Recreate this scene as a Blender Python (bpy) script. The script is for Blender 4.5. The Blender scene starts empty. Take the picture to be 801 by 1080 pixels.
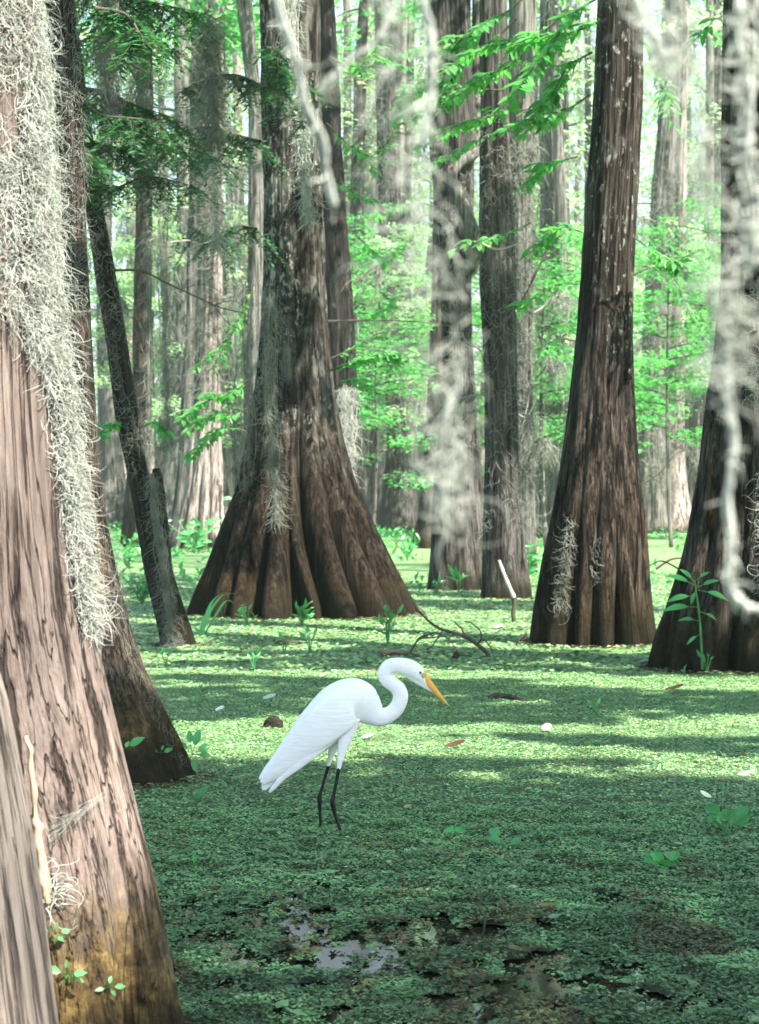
import bpy, math, random
import numpy as np
from math import radians, pi, sin, cos

scene = bpy.context.scene
COL = scene.collection
# ------------------------------------------------------------------ camera
F = 2400.0            # focal length in pixels of the 801x1080 photograph
HZ = 520.0            # horizon row
CX = 400.5
H = 1.2               # eye height above the water
cam_d = bpy.data.cameras.new('camera')
cam = bpy.data.objects.new('camera', cam_d)
COL.objects.link(cam)
cam.location = (0, 0, H)
cam.rotation_euler = (radians(90), 0, 0)
cam_d.sensor_fit = 'VERTICAL'
cam_d.sensor_height = 36.0
cam_d.lens = F / 1080 * 36.0
cam_d.shift_y = -(540 - HZ) / 1080.0
cam_d.clip_start = 0.1
cam_d.clip_end = 3000
cam_d.dof.use_dof = True
cam_d.dof.focus_distance = 7.8
cam_d.dof.aperture_fstop = 10.5
scene.camera = cam

# ------------------------------------------------------------------ light
SUN_EL, SUN_AZ = 54.0, -42.0     # azimuth measured from +X towards +Y
S = np.array([cos(radians(SUN_EL)) * cos(radians(SUN_AZ)),
              cos(radians(SUN_EL)) * sin(radians(SUN_AZ)), sin(radians(SUN_EL))])
world = bpy.data.worlds.new("World")
scene.world = world
world.use_nodes = True
wn = world.node_tree.nodes
wl = world.node_tree.links
sky = wn.new('ShaderNodeTexSky')
sky.sky_type = 'NISHITA'
sky.sun_disc = False
sky.sun_elevation = radians(SUN_EL)
sky.sun_rotation = radians(90 - SUN_AZ)
sky.air_density = 1.0
sky.dust_density = 2.0
bg = wn['Background']
bg.inputs['Strength'].default_value = 0.10
wl.new(sky.outputs[0], bg.inputs['Color'])

sun_d = bpy.data.lights.new('sun', 'SUN')
sun_d.energy = 5.0
sun_d.angle = radians(0.5)
sun_d.color = (1.0, 0.93, 0.80)
sun = bpy.data.objects.new('sun', sun_d)
COL.objects.link(sun)
from mathutils import Vector, Matrix
sun.rotation_euler = Vector(tuple(S)).to_track_quat('Z', 'Y').to_euler()
sun.location = (10, 0, 30)

scene.render.engine = 'CYCLES'
scene.view_settings.view_transform = 'Standard'
scene.view_settings.look = 'None'
scene.view_settings.gamma = 1
scene.view_settings.exposure = 2.22
scene.cycles.use_denoising = True
scene.cycles.max_bounces = 7
scene.cycles.diffuse_bounces = 4
scene.cycles.transmission_bounces = 4
scene.cycles.transparent_max_bounces = 8
scene.cycles.volume_bounces = 1
scene.cycles.sample_clamp_indirect = 6.0

# ------------------------------------------------------------------ helpers
rng = np.random.default_rng(7)
def R_(seed): return np.random.default_rng(seed)
def depth(py): return H * F / (py - HZ)
def at(px, py, Y): return np.array([(px - CX) / F * Y, Y, H - (py - HZ) / F * Y])
def ground(px, py): return at(px, py, depth(py))

def hash3(i, j, k, seed):
    h = (i.astype(np.int64) * 374761393 + j.astype(np.int64) * 668265263 + k.astype(np.int64) * 2147483647 + seed * 144665) & 0xffffffff
    h = ((h ^ (h >> 13)) * 1274126177) & 0xffffffff
    h = ((h ^ (h >> 16)) * 2246822519) & 0xffffffff
    h = h ^ (h >> 15)
    return (h & 0xffffff) / float(0xffffff)
def vnoise(p, seed=0):
    p = np.asarray(p, float)
    i = np.floor(p).astype(np.int64); f = p - i
    f = f * f * (3 - 2 * f)
    r = 0
    for a in (0, 1):
        wa = f[..., 0] if a else 1 - f[..., 0]
        for b in (0, 1):
            wb = f[..., 1] if b else 1 - f[..., 1]
            for c in (0, 1):
                wc = f[..., 2] if c else 1 - f[..., 2]
                r = r + wa * wb * wc * hash3(i[..., 0] + a, i[..., 1] + b, i[..., 2] + c, seed)
    return r
def fbm(p, seed=0, oct=4):
    p = np.asarray(p, float); s = 0; a = 0.5; t = 0
    for o in range(oct):
        s = s + a * vnoise(p, seed + o * 17); t += a; p = p * 2.03; a *= 0.5
    return s / t
def fbm2(x, y, seed=0, oct=4):
    x, y = np.broadcast_arrays(x, y)
    return fbm(np.stack([x, y, np.zeros_like(x) + 0.37], -1), seed, oct)
def sstep(a, b, x):
    t = np.clip((x - a) / (b - a), 0, 1); return t * t * (3 - 2 * t)

class MB:
    """collects vertices, quads and tris with a colour per vertex"""
    def __init__(s): s.v = []; s.q = []; s.t = []; s.c = []; s.b = []; s.n = 0; s.mq = []; s.mt = []
    def add(s, v, q=None, t=None, c=(1, 1, 1), bark=None, mat=0):
        v = np.asarray(v, float).reshape(-1, 3)
        c = np.asarray(c, float)
        if c.ndim == 1: c = np.tile(c, (len(v), 1))
        s.v.append(v); s.c.append(c)
        s.b.append(np.asarray(bark, float) if bark is not None else v.copy())
        if q is not None and len(q):
            s.q.append(np.asarray(q, np.int64) + s.n); s.mq.append(np.full(len(q), mat))
        if t is not None and len(t):
            s.t.append(np.asarray(t, np.int64) + s.n); s.mt.append(np.full(len(t), mat))
        s.n += len(v)
    def build(s, name, mats, parent=None, smooth=True, loc=None):
        me = bpy.data.meshes.new(name)
        V = np.concatenate(s.v) if s.v else np.zeros((0, 3))
        if loc is not None: V = V - np.asarray(loc)
        Q = np.concatenate(s.q) if s.q else np.zeros((0, 4), np.int64)
        T = np.concatenate(s.t) if s.t else np.zeros((0, 3), np.int64)
        nl = len(Q) * 4 + len(T) * 3
        me.vertices.add(len(V)); me.vertices.foreach_set('co', V.astype(np.float32).ravel())
        me.loops.add(nl); me.loops.foreach_set('vertex_index', np.concatenate([Q.ravel(), T.ravel()]).astype(np.int32))
        me.polygons.add(len(Q) + len(T))
        ls = np.concatenate([np.arange(len(Q)) * 4, len(Q) * 4 + np.arange(len(T)) * 3]).astype(np.int32)
        me.polygons.foreach_set('loop_start', ls)
        mi = np.concatenate([*(s.mq or [np.zeros(0)]), *(s.mt or [np.zeros(0)])]).astype(np.int32)
        me.polygons.foreach_set('material_index', mi)
        me.polygons.foreach_set('use_smooth', np.full(len(Q) + len(T), smooth))
        me.update(calc_edges=True)
        a = me.color_attributes.new('Col', 'FLOAT_COLOR', 'POINT')
        Cc = np.concatenate(s.c) if s.c else np.zeros((0, 3))
        a.data.foreach_set('color', np.concatenate([Cc, np.ones((len(Cc), 1))], 1).astype(np.float32).ravel())
        b = me.attributes.new('bark', 'FLOAT_VECTOR', 'POINT')
        b.data.foreach_set('vector', np.concatenate(s.b).astype(np.float32).ravel())
        me.validate()
        if not isinstance(mats, (list, tuple)): mats = [mats]
        for m in mats: me.materials.append(m)
        o = bpy.data.objects.new(name, me); COL.objects.link(o)
        if loc is not None and parent is None: o.location = tuple(loc)
        if parent is not None:
            o.parent = parent
        return o

def tag(o, label=None, cat=None, group=None, kind=None):
    if label: o['label'] = label
    if cat: o['category'] = cat
    if group: o['group'] = group
    if kind: o['kind'] = kind
    return o
def empty(name, loc):
    o = bpy.data.objects.new(name, None); o.location = tuple(float(a) for a in loc)
    o.empty_display_size = 0.3
    COL.objects.link(o); return o

def tubes(mb, P, Rr, sides=4, c=(1, 1, 1), cap=False):
    """P (N,K,3) paths, Rr (N,K) radii"""
    P = np.asarray(P, float); Rr = np.asarray(Rr, float)
    N, K, _ = P.shape
    T = np.gradient(P, axis=1)
    T /= np.linalg.norm(T, axis=2, keepdims=True) + 1e-9
    mt = T.mean(axis=1); ref = np.where(np.abs(mt[:, 2:3]) > 0.8, np.array([[0.31, 0.95, 0.05]]), np.array([[0.05, 0.1, 1.0]]))
    ref = np.repeat(ref[:, None, :], K, axis=1)
    U = np.cross(T, ref); U /= np.linalg.norm(U, axis=2, keepdims=True) + 1e-9
    V = np.cross(T, U)
    th = np.arange(sides) / sides * 2 * pi
    ring = P[:, :, None, :] + Rr[:, :, None, None] * (np.cos(th)[None, None, :, None] * U[:, :, None, :] + np.sin(th)[None, None, :, None] * V[:, :, None, :])
    idx = np.arange(N * K * sides).reshape(N, K, sides)
    a = idx[:, :-1, :]; b = np.roll(a, -1, axis=2); d = idx[:, 1:, :]; e = np.roll(d, -1, axis=2)
    q = np.stack([a, b, e, d], -1).reshape(-1, 4)
    c = np.asarray(c, float)
    if c.ndim == 2: c = np.repeat(c, K * sides, axis=0)
    mb.add(ring.reshape(-1, 3), q=q, c=c)

def spline(pts, n):
    """Catmull-Rom through rows of pts, any columns"""
    P = np.asarray(pts, float); m = len(P)
    t = np.linspace(0, m - 1, n); i = np.minimum(t.astype(int), m - 2); f = (t - i)[:, None]
    g = lambda k: P[np.clip(k, 0, m - 1)]
    p0, p1, p2, p3 = g(i - 1), g(i), g(i + 1), g(i + 2)
    return 0.5 * (2 * p1 + (p2 - p0) * f + (2 * p0 - 5 * p1 + 4 * p2 - p3) * f ** 2 + (3 * p1 - p0 - 3 * p2 + p3) * f ** 3)

# ------------------------------------------------------------------ materials
def new_mat(name):
    m = bpy.data.materials.new(name); m.use_nodes = True
    n = m.node_tree.nodes; l = m.node_tree.links
    return m, n, l, n['Principled BSDF']
def nd(n, t, **k):
    x = n.new(t)
    for a, b in k.items(): setattr(x, a, b)
    return x
def noise(n, l, vec, scale, detail=4, rough=0.6, dist=0.0):
    x = n.new('ShaderNodeTexNoise'); x.inputs['Scale'].default_value = scale
    x.inputs['Detail'].default_value = detail; x.inputs['Roughness'].default_value = rough
    x.inputs['Distortion'].default_value = dist
    l.new(vec, x.inputs['Vector']); return x.outputs['Fac']
def ramp(n, l, fac, stops):
    x = n.new('ShaderNodeValToRGB'); e = x.color_ramp.elements
    while len(e) < len(stops): e.new(0.5)
    for k, (p, c) in enumerate(stops):
        e[k].position = p; e[k].color = (*c, 1) if len(c) == 3 else c
    l.new(fac, x.inputs['Fac']); return x.outputs['Color']
def mixc(n, l, fac, a, b, mode='MIX'):
    x = n.new('ShaderNodeMix'); x.data_type = 'RGBA'; x.blend_type = mode
    for s, v in ((x.inputs[0], fac), (x.inputs[6], a), (x.inputs[7], b)):
        if isinstance(v, (int, float)): s.default_value = v
        elif isinstance(v, tuple): s.default_value = (*v, 1)
        else: l.new(v, s)
    return x.outputs[2]
def mth(n, l, op, a, b=0.0, c=None, clamp=False):
    x = n.new('ShaderNodeMath'); x.operation = op; x.use_clamp = clamp
    for s, v in zip(x.inputs, (a, b, c)):
        if v is None: continue
        if isinstance(v, (int, float)): s.default_value = v
        else: l.new(v, s)
    return x.outputs[0]
def maprange(n, l, v, a, b, c=0.0, d=1.0):
    x = n.new('ShaderNodeMapRange'); x.inputs[1].default_value = a; x.inputs[2].default_value = b
    x.inputs[3].default_value = c; x.inputs[4].default_value = d; x.interpolation_type = 'SMOOTHSTEP'
    l.new(v, x.inputs[0]); return x.outputs[0]
def mapping(n, l, vec, scale, loc=(0, 0, 0)):
    x = n.new('ShaderNodeMapping'); x.inputs['Scale'].default_value = scale; x.inputs['Location'].default_value = loc
    l.new(vec, x.inputs['Vector']); return x.outputs[0]

def bark_mat(name, dark, mid, light, st=1.0, lichen=0.0, moss=0.5, off=0.0, fine=1.0, red=(0.06, 0.035, 0.02), wet=0.22, lich_col=(0.27, 0.29, 0.26), bump=1.0, cover=0.0, mk=1.0, flood=(1.0, 1.0, 1.0)):
    m, n, l, p = new_mat(name)
    at_ = nd(n, 'ShaderNodeAttribute', attribute_name='bark').outputs['Vector']
    geo = n.new('ShaderNodeNewGeometry').outputs['Position']
    sep = n.new('ShaderNodeSeparateXYZ'); l.new(geo, sep.inputs[0]); z = sep.outputs[2]
    v1 = mapping(n, l, at_, (1, 1, 0.03 * st), (off, off * 0.7, off))
    v2 = mapping(n, l, at_, (1, 1, 0.06 * st), (off * 1.3, off, off))
    fib = noise(n, l, v1, 60 * fine, 6, 0.65, 0.4)
    plate = noise(n, l, v2, 22 * fine, 5, 0.6, 0.25)
    big = noise(n, l, mapping(n, l, at_, (1, 1, 0.5), (off, 0, off)), 2.2, 3, 0.6)
    crack = maprange(n, l, mth(n, l, 'ADD', mth(n, l, 'MULTIPLY', plate, 0.8), mth(n, l, 'MULTIPLY', fib, 0.2)), 0.40, 0.47)
    h = mth(n, l, 'ADD', mth(n, l, 'MULTIPLY', fib, 0.55), mth(n, l, 'MULTIPLY', plate, 0.45))
    fine_f = noise(n, l, mapping(n, l, at_, (1, 1, 0.045), (off, off, 3)), 190 * fine, 5, 0.7)
    ln = mth(n, l, 'ABSOLUTE', mth(n, l, 'SUBTRACT', noise(n, l, mapping(n, l, at_, (1, 1, 0.035), (off, 5, 8)), 38 * fine, 3, 0.55, 0.15), 0.5))
    line = maprange(n, l, ln, 0.004, 0.028)
    base = ramp(n, l, mth(n, l, 'ADD', mth(n, l, 'MULTIPLY', h, 0.72), mth(n, l, 'MULTIPLY', fine_f, 0.28)), [(0.37, dark), (0.50, mid), (0.61, light)])
    base = mixc(n, l, mth(n, l, 'MULTIPLY', mth(n, l, 'SUBTRACT', 1.0, line), 0.75), base, tuple(0.3 * a for a in dark))
    base = mixc(n, l, maprange(n, l, big, 0.30, 0.72), mixc(n, l, 1.0, base, (0.62, 0.60, 0.60), 'MULTIPLY'), mixc(n, l, 1.0, base, (1.18, 1.12, 1.08), 'MULTIPLY'))
    base = mixc(n, l, mth(n, l, 'MULTIPLY', mth(n, l, 'SUBTRACT', 1.0, crack), 0.72), base, tuple(0.3 * a for a in dark))
    # rusty patches
    rp = noise(n, l, mapping(n, l, at_, (1, 1, 0.25), (off + 9, 3, off)), 3.2, 4, 0.65)
    base = mixc(n, l, maprange(n, l, rp, 0.60, 0.74, 0, 0.55), base, red)
    if cover > 0:   # fine grey lichen film
        cv = noise(n, l, mapping(n, l, at_, (1, 1, 0.4), (off, 31, off)), 7.0, 7, 0.72)
        cz = maprange(n, l, mth(n, l, 'ADD', z, mth(n, l, 'MULTIPLY', cv, 0.8)), 1.5, 3.2, 0.12, 1.0)
        base = mixc(n, l, mth(n, l, 'MULTIPLY', cz, maprange(n, l, cv, 0.62 - cover * 0.2, 0.80 - cover * 0.2, 0, 0.75)), base, (0.135, 0.145, 0.13))
    if lichen > 0:
        a1 = noise(n, l, mapping(n, l, at_, (1, 1, 0.45), (off + 4, 7, off)), 24.0, 6, 0.7)
        a2 = noise(n, l, mapping(n, l, at_, (1, 1, 0.7), (off, 1, off)), 1.7, 2, 0.5)
        lf = mth(n, l, 'MULTIPLY', maprange(n, l, a1, 0.655 - lichen * 0.07, 0.685 - lichen * 0.07), maprange(n, l, a2, 0.42, 0.56))
        lf = mth(n, l, 'MULTIPLY', lf, maprange(n, l, z, 1.2, 2.4))
        base = mixc(n, l, mth(n, l, 'MULTIPLY', lf, 0.85), base, lich_col)
    # bark below the flood line is browner and darker
    base = mixc(n, l, mth(n, l, 'SUBTRACT', 1.0, maprange(n, l, mth(n, l, 'ADD', z, mth(n, l, 'MULTIPLY', big, 1.2)), 1.4, 3.0)), base, mixc(n, l, 1.0, base, flood, 'MULTIPLY'))
    # moss and a dark water line at the foot
    mz = noise(n, l, at_, 3.0, 4, 0.6)
    zz = mth(n, l, 'ADD', z, mth(n, l, 'MULTIPLY', mth(n, l, 'SUBTRACT', 0.5, mz), 0.7))
    mfac = mth(n, l, 'MULTIPLY', mth(n, l, 'SUBTRACT', 1.0, maprange(n, l, zz, 0.12, 0.55)), moss)
    mcol = ramp(n, l, noise(n, l, at_, 22, 5, 0.7), [(0.35, tuple(mk * a for a in (0.006, 0.005, 0.003))), (0.52, tuple(mk * a for a in (0.032, 0.021, 0.008))), (0.66, tuple(mk * a for a in (0.078, 0.056, 0.022)))])
    base = mixc(n, l, mfac, base, mcol)
    wf = mth(n, l, 'SUBTRACT', 1.0, maprange(n, l, zz, wet * 0.15, wet * 1.15))
    base = mixc(n, l, mth(n, l, 'MULTIPLY', wf, 0.85), base, (0.014, 0.012, 0.008))
    # a little moss elsewhere
    l.new(base, p.inputs['Base Color'])
    p.inputs['Roughness'].default_value = 0.9
    p.inputs['Specular IOR Level'].default_value = 0.10
    bh = mth(n, l, 'ADD', mth(n, l, 'MULTIPLY', fib, 0.5), mth(n, l, 'ADD', mth(n, l, 'ADD', mth(n, l, 'MULTIPLY', crack, 0.4), mth(n, l, 'MULTIPLY', line, 0.3)), mth(n, l, 'ADD', plate, mth(n, l, 'MULTIPLY', fine_f, 0.25))))
    b = n.new('ShaderNodeBump'); b.inputs['Strength'].default_value = min(1.0, 0.9 * bump); b.inputs['Distance'].default_value = 0.022 * bump
    l.new(bh, b.inputs['Height']); l.new(b.outputs[0], p.inputs['Normal'])
    return m

def leaf_mat(name, col, trans=0.5, rough=0.45, tcol=None, spec=0.35, var=0.25):
    m, n, l, p = new_mat(name)
    a = nd(n, 'ShaderNodeAttribute', attribute_name='Col').outputs['Color']
    geo = n.new('ShaderNodeNewGeometry').outputs['Position']
    v = noise(n, l, geo, 9.0, 2, 0.5)
    c = mixc(n, l, 1.0, a, col, 'MULTIPLY')
    c = mixc(n, l, maprange(n, l, v, 0.3, 0.7), mixc(n, l, 1.0, c, (1 - var,) * 3, 'MULTIPLY'), mixc(n, l, 1.0, c, (1 + var,) * 3, 'MULTIPLY'))
    l.new(c, p.inputs['Base Color']); p.inputs['Roughness'].default_value = rough
    p.inputs['Specular IOR Level'].default_value = spec
    t = n.new('ShaderNodeBsdfTranslucent')
    tc = mixc(n, l, 1.0, c, tcol or (1.25, 1.35, 0.8), 'MULTIPLY')
    l.new(tc, t.inputs['Color'])
    mx = n.new('ShaderNodeMixShader'); mx.inputs[0].default_value = trans
    l.new(p.outputs[0], mx.inputs[1]); l.new(t.outputs[0], mx.inputs[2])
    l.new(mx.outputs[0], n['Material Output'].inputs['Surface'])
    return m
def plain_mat(name, col, rough=0.6, nscale=30, var=0.25, spec=0.3, bump=0.0, stretch=(1, 1, 1)):
    m, n, l, p = new_mat(name)
    at_ = nd(n, 'ShaderNodeAttribute', attribute_name='Col').outputs['Color']
    pos = mapping(n, l, nd(n, 'ShaderNodeAttribute', attribute_name='bark').outputs['Vector'], stretch)
    f = noise(n, l, pos, nscale, 5, 0.65)
    c = mixc(n, l, 1.0, at_, col, 'MULTIPLY')
    c = mixc(n, l, f, mixc(n, l, 1.0, c, (1 - var * 1.6,) * 3, 'MULTIPLY'), mixc(n, l, 1.0, c, (1 + var * 1.6,) * 3, 'MULTIPLY'))
    l.new(c, p.inputs['Base Color']); p.inputs['Roughness'].default_value = rough
    p.inputs['Specular IOR Level'].default_value = spec
    if bump:
        b = n.new('ShaderNodeBump'); b.inputs['Strength'].default_value = 0.8; b.inputs['Distance'].default_value = bump
        l.new(f, b.inputs['Height']); l.new(b.outputs[0], p.inputs['Normal'])
    return m

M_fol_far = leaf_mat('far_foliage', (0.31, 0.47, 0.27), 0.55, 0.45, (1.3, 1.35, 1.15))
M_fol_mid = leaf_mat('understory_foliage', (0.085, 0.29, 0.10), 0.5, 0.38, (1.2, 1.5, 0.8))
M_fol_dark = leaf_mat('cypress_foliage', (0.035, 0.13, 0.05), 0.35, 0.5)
M_plant = leaf_mat('marsh_plant', (0.07, 0.30, 0.09), 0.35, 0.3, spec=0.5)
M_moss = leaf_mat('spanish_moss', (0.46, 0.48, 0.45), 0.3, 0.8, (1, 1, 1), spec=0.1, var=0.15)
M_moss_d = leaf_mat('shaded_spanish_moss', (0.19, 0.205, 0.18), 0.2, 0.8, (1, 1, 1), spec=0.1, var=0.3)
M_twig = plain_mat('dead_twig', (0.065, 0.050, 0.040), 0.8, 40, 0.3)
M_twig_pale = plain_mat('pale_twig', (0.30, 0.28, 0.25), 0.8, 40, 0.3)
M_flake = leaf_mat('duckweed_leaf', (1, 1, 1), 0.12, 0.42, (1.1, 1.3, 0.8), spec=0.35, var=0.12)

# ------------------------------------------------------------------ water and duckweed
def make_water():
    m, n, l, p = new_mat('swamp_water')
    geo = n.new('ShaderNodeNewGeometry').outputs['Position']
    p.inputs['Base Color'].default_value = (0.010, 0.012, 0.007, 1)
    p.inputs['Roughness'].default_value = 0.04
    p.inputs['IOR'].default_value = 1.33
    w = noise(n, l, geo, 6, 2, 0.5)
    b = n.new('ShaderNodeBump'); b.inputs['Strength'].default_value = 0.12; b.inputs['Distance'].default_value = 0.01
    l.new(w, b.inputs['Height']); l.new(b.outputs[0], p.inputs['Normal'])
    mb = MB(); mb.add([(-320, -62, 0), (320, -62, 0), (320, 460, 0), (-320, 460, 0)], q=[(0, 1, 2, 3)])
    tag(mb.build('water', m, smooth=False), kind='structure')
make_water()
def make_haze():
    m = bpy.data.materials.new('haze_air'); m.use_nodes = True; n = m.node_tree.nodes; l = m.node_tree.links
    n.remove(n['Principled BSDF']); v = n.new('ShaderNodeVolumePrincipled')
    v.inputs['Color'].default_value = (0.90, 1.0, 0.95, 1); v.inputs['Density'].default_value = HAZE; v.inputs['Anisotropy'].default_value = 0.2
    l.new(v.outputs[0], n['Material Output'].inputs['Volume'])
    x0, x1, y0, y1, z0, z1 = -330, 330, -70, 470, -1.2, 62
    mb = MB(); mb.add([(x0, y0, z0), (x1, y0, z0), (x1, y1, z0), (x0, y1, z0), (x0, y0, z1), (x1, y0, z1), (x1, y1, z1), (x0, y1, z1)], q=[(0, 3, 2, 1), (4, 5, 6, 7), (0, 1, 5, 4), (1, 2, 6, 5), (2, 3, 7, 6), (3, 0, 4, 7)])
    tag(mb.build('haze', m, smooth=False), kind='stuff')
HAZE = 0.0005
make_haze()

def hole_field(x, y):
    """>0 where open water shows between the floating leaves"""
    py = HZ + H * F / np.maximum(y, 0.5); px = CX + x / y * F
    base = fbm2(x * 2.2, y * 1.1, 5, 5)
    base2 = fbm2(x * 17, y * 8, 9, 4)
    thr = 0.275 + 0.170 * sstep(860, 1020, py) 
    v = thr - (0.42 * base + 0.58 * base2)
    frag = sstep(0.42, 0.62, 0.5 * fbm2(x * 13, y * 4.5, 61, 3) + 0.5 * fbm2(x * 30, y * 12, 62, 3))
    for (cx, cy, rx, ry, a) in ((345, 943, 26, 9, .25), (325, 975, 38, 22, .17), (365, 1012, 38, 20, .17), (410, 995, 50, 18, .13), (338, 877, 7, 2.5, .3), (363, 882, 7, 2.5, .3), (515, 985, 64, 10, .32),
                                (562, 1032, 22, 20, .25), (640, 1042, 64, 10, .22), (745, 1000, 30, 6, .12), (640, 950, 26, 7, .12), (470, 1062, 60, 9, .1), (255, 1020, 40, 6, .16), (700, 1060, 60, 8, .12)):
        v = v + a * (0.45 + 1.25 * frag) * np.exp(-(((px - cx) / rx) ** 2 + ((py - cy) / ry) ** 2))
    return v

def weed_colour(x, y, r, n):
    pal = np.array([(0.130, 0.250, 0.115), (0.090, 0.190, 0.085), (0.190, 0.300, 0.120), (0.220, 0.330, 0.190), (0.050, 0.115, 0.045), (0.155, 0.130, 0.052), (0.135, 0.085, 0.042)])
    py = HZ + H * F / y
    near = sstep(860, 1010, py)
    patch = fbm2(x * 3.0, y * 1.6, 33, 4)
    brown = sstep(0.50, 0.64, fbm2(x * 5.0, y * 2.5, 77, 4)) * (0.12 + 0.65 * near)
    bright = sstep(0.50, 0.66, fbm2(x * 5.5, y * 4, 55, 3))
    u = r.random(n)
    k = np.where(u < 0.34, 0, np.where(u < 0.60, 1, np.where(u < 0.78, 2, np.where(u < 0.88, 3, 4))))
    k = np.where(r.random(n) < brown, r.integers(5, 7, n), k)
    c = 1.22 * pal[k] * (0.75 + 0.5 * patch)[:, None] * (0.75 + 0.5 * r.random(n))[:, None]
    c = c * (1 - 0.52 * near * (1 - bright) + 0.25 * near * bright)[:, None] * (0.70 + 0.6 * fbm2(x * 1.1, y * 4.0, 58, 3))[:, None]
    return c

def flakes(mb, n, xr, y0, y1, size, seed, tilt=0.5, width=lambda y: 0.19 * y + 0.25, lump=0.02, hole=True):
    r = R_(seed)
    # uniform per area inside the view wedge
    y = np.sqrt(r.random(n) * (y1 ** 2 - y0 ** 2) + y0 ** 2)
    x = (r.random(n) * 2 - 1) * width(y)
    if hole:
        keep = hole_field(x, y) < 0.0
        hf = hole_field(x, y); keep = hf < 0.006 * r.normal(size=n); keep |= (hf < 0.05) & (r.random(n) < 0.22); keep |= (hf < 0.2) & (fbm2(x * 40, y * 22, 15, 2) > 0.62)
        x, y = x[keep], y[keep]; n = len(x)
    hz = lump * sstep(0.35, 0.75, fbm2(x * 9, y * 7, 21, 3)) * (0.4 + 0.9 * r.random(n)) + 0.006 + 0.25 * lump * r.random(n)
    s = size * (0.55 + 0.9 * r.random(n))
    an = r.random(n) * 2 * pi
    tx = (r.random(n) - 0.5) * 2 * tilt; ty = (r.random(n) - 0.5) * 2 * tilt
    a = np.stack([np.cos(an), np.sin(an), tx], 1) * s[:, None] * 0.5
    b = np.stack([-np.sin(an), np.cos(an), ty], 1) * s[:, None] * 0.5 * (0.65 + 0.3 * r.random(n))[:, None]
    c = np.stack([x, y, hz], 1)
    # hexagonal-ish leaf: 5 corners as a quad and a tri
    v = np.stack([c - a, c - 0.45 * a - b * 0.9, c + a * 0.75 - b * 0.6, c + a * 0.75 + b * 0.6, c - 0.45 * a + b * 0.9], 1)
    v[:, :, 2] = np.maximum(v[:, :, 2], 0.0025)
    i = np.arange(n)[:, None] * 5
    q = i + np.array([[1, 2, 3, 4]]); t = i + np.array([[0, 1, 4]])
    col = np.repeat(weed_colour(x, y, r, n), 5, axis=0)
    mb.add(v.reshape(-1, 3), q=q, t=t, c=col)

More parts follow.
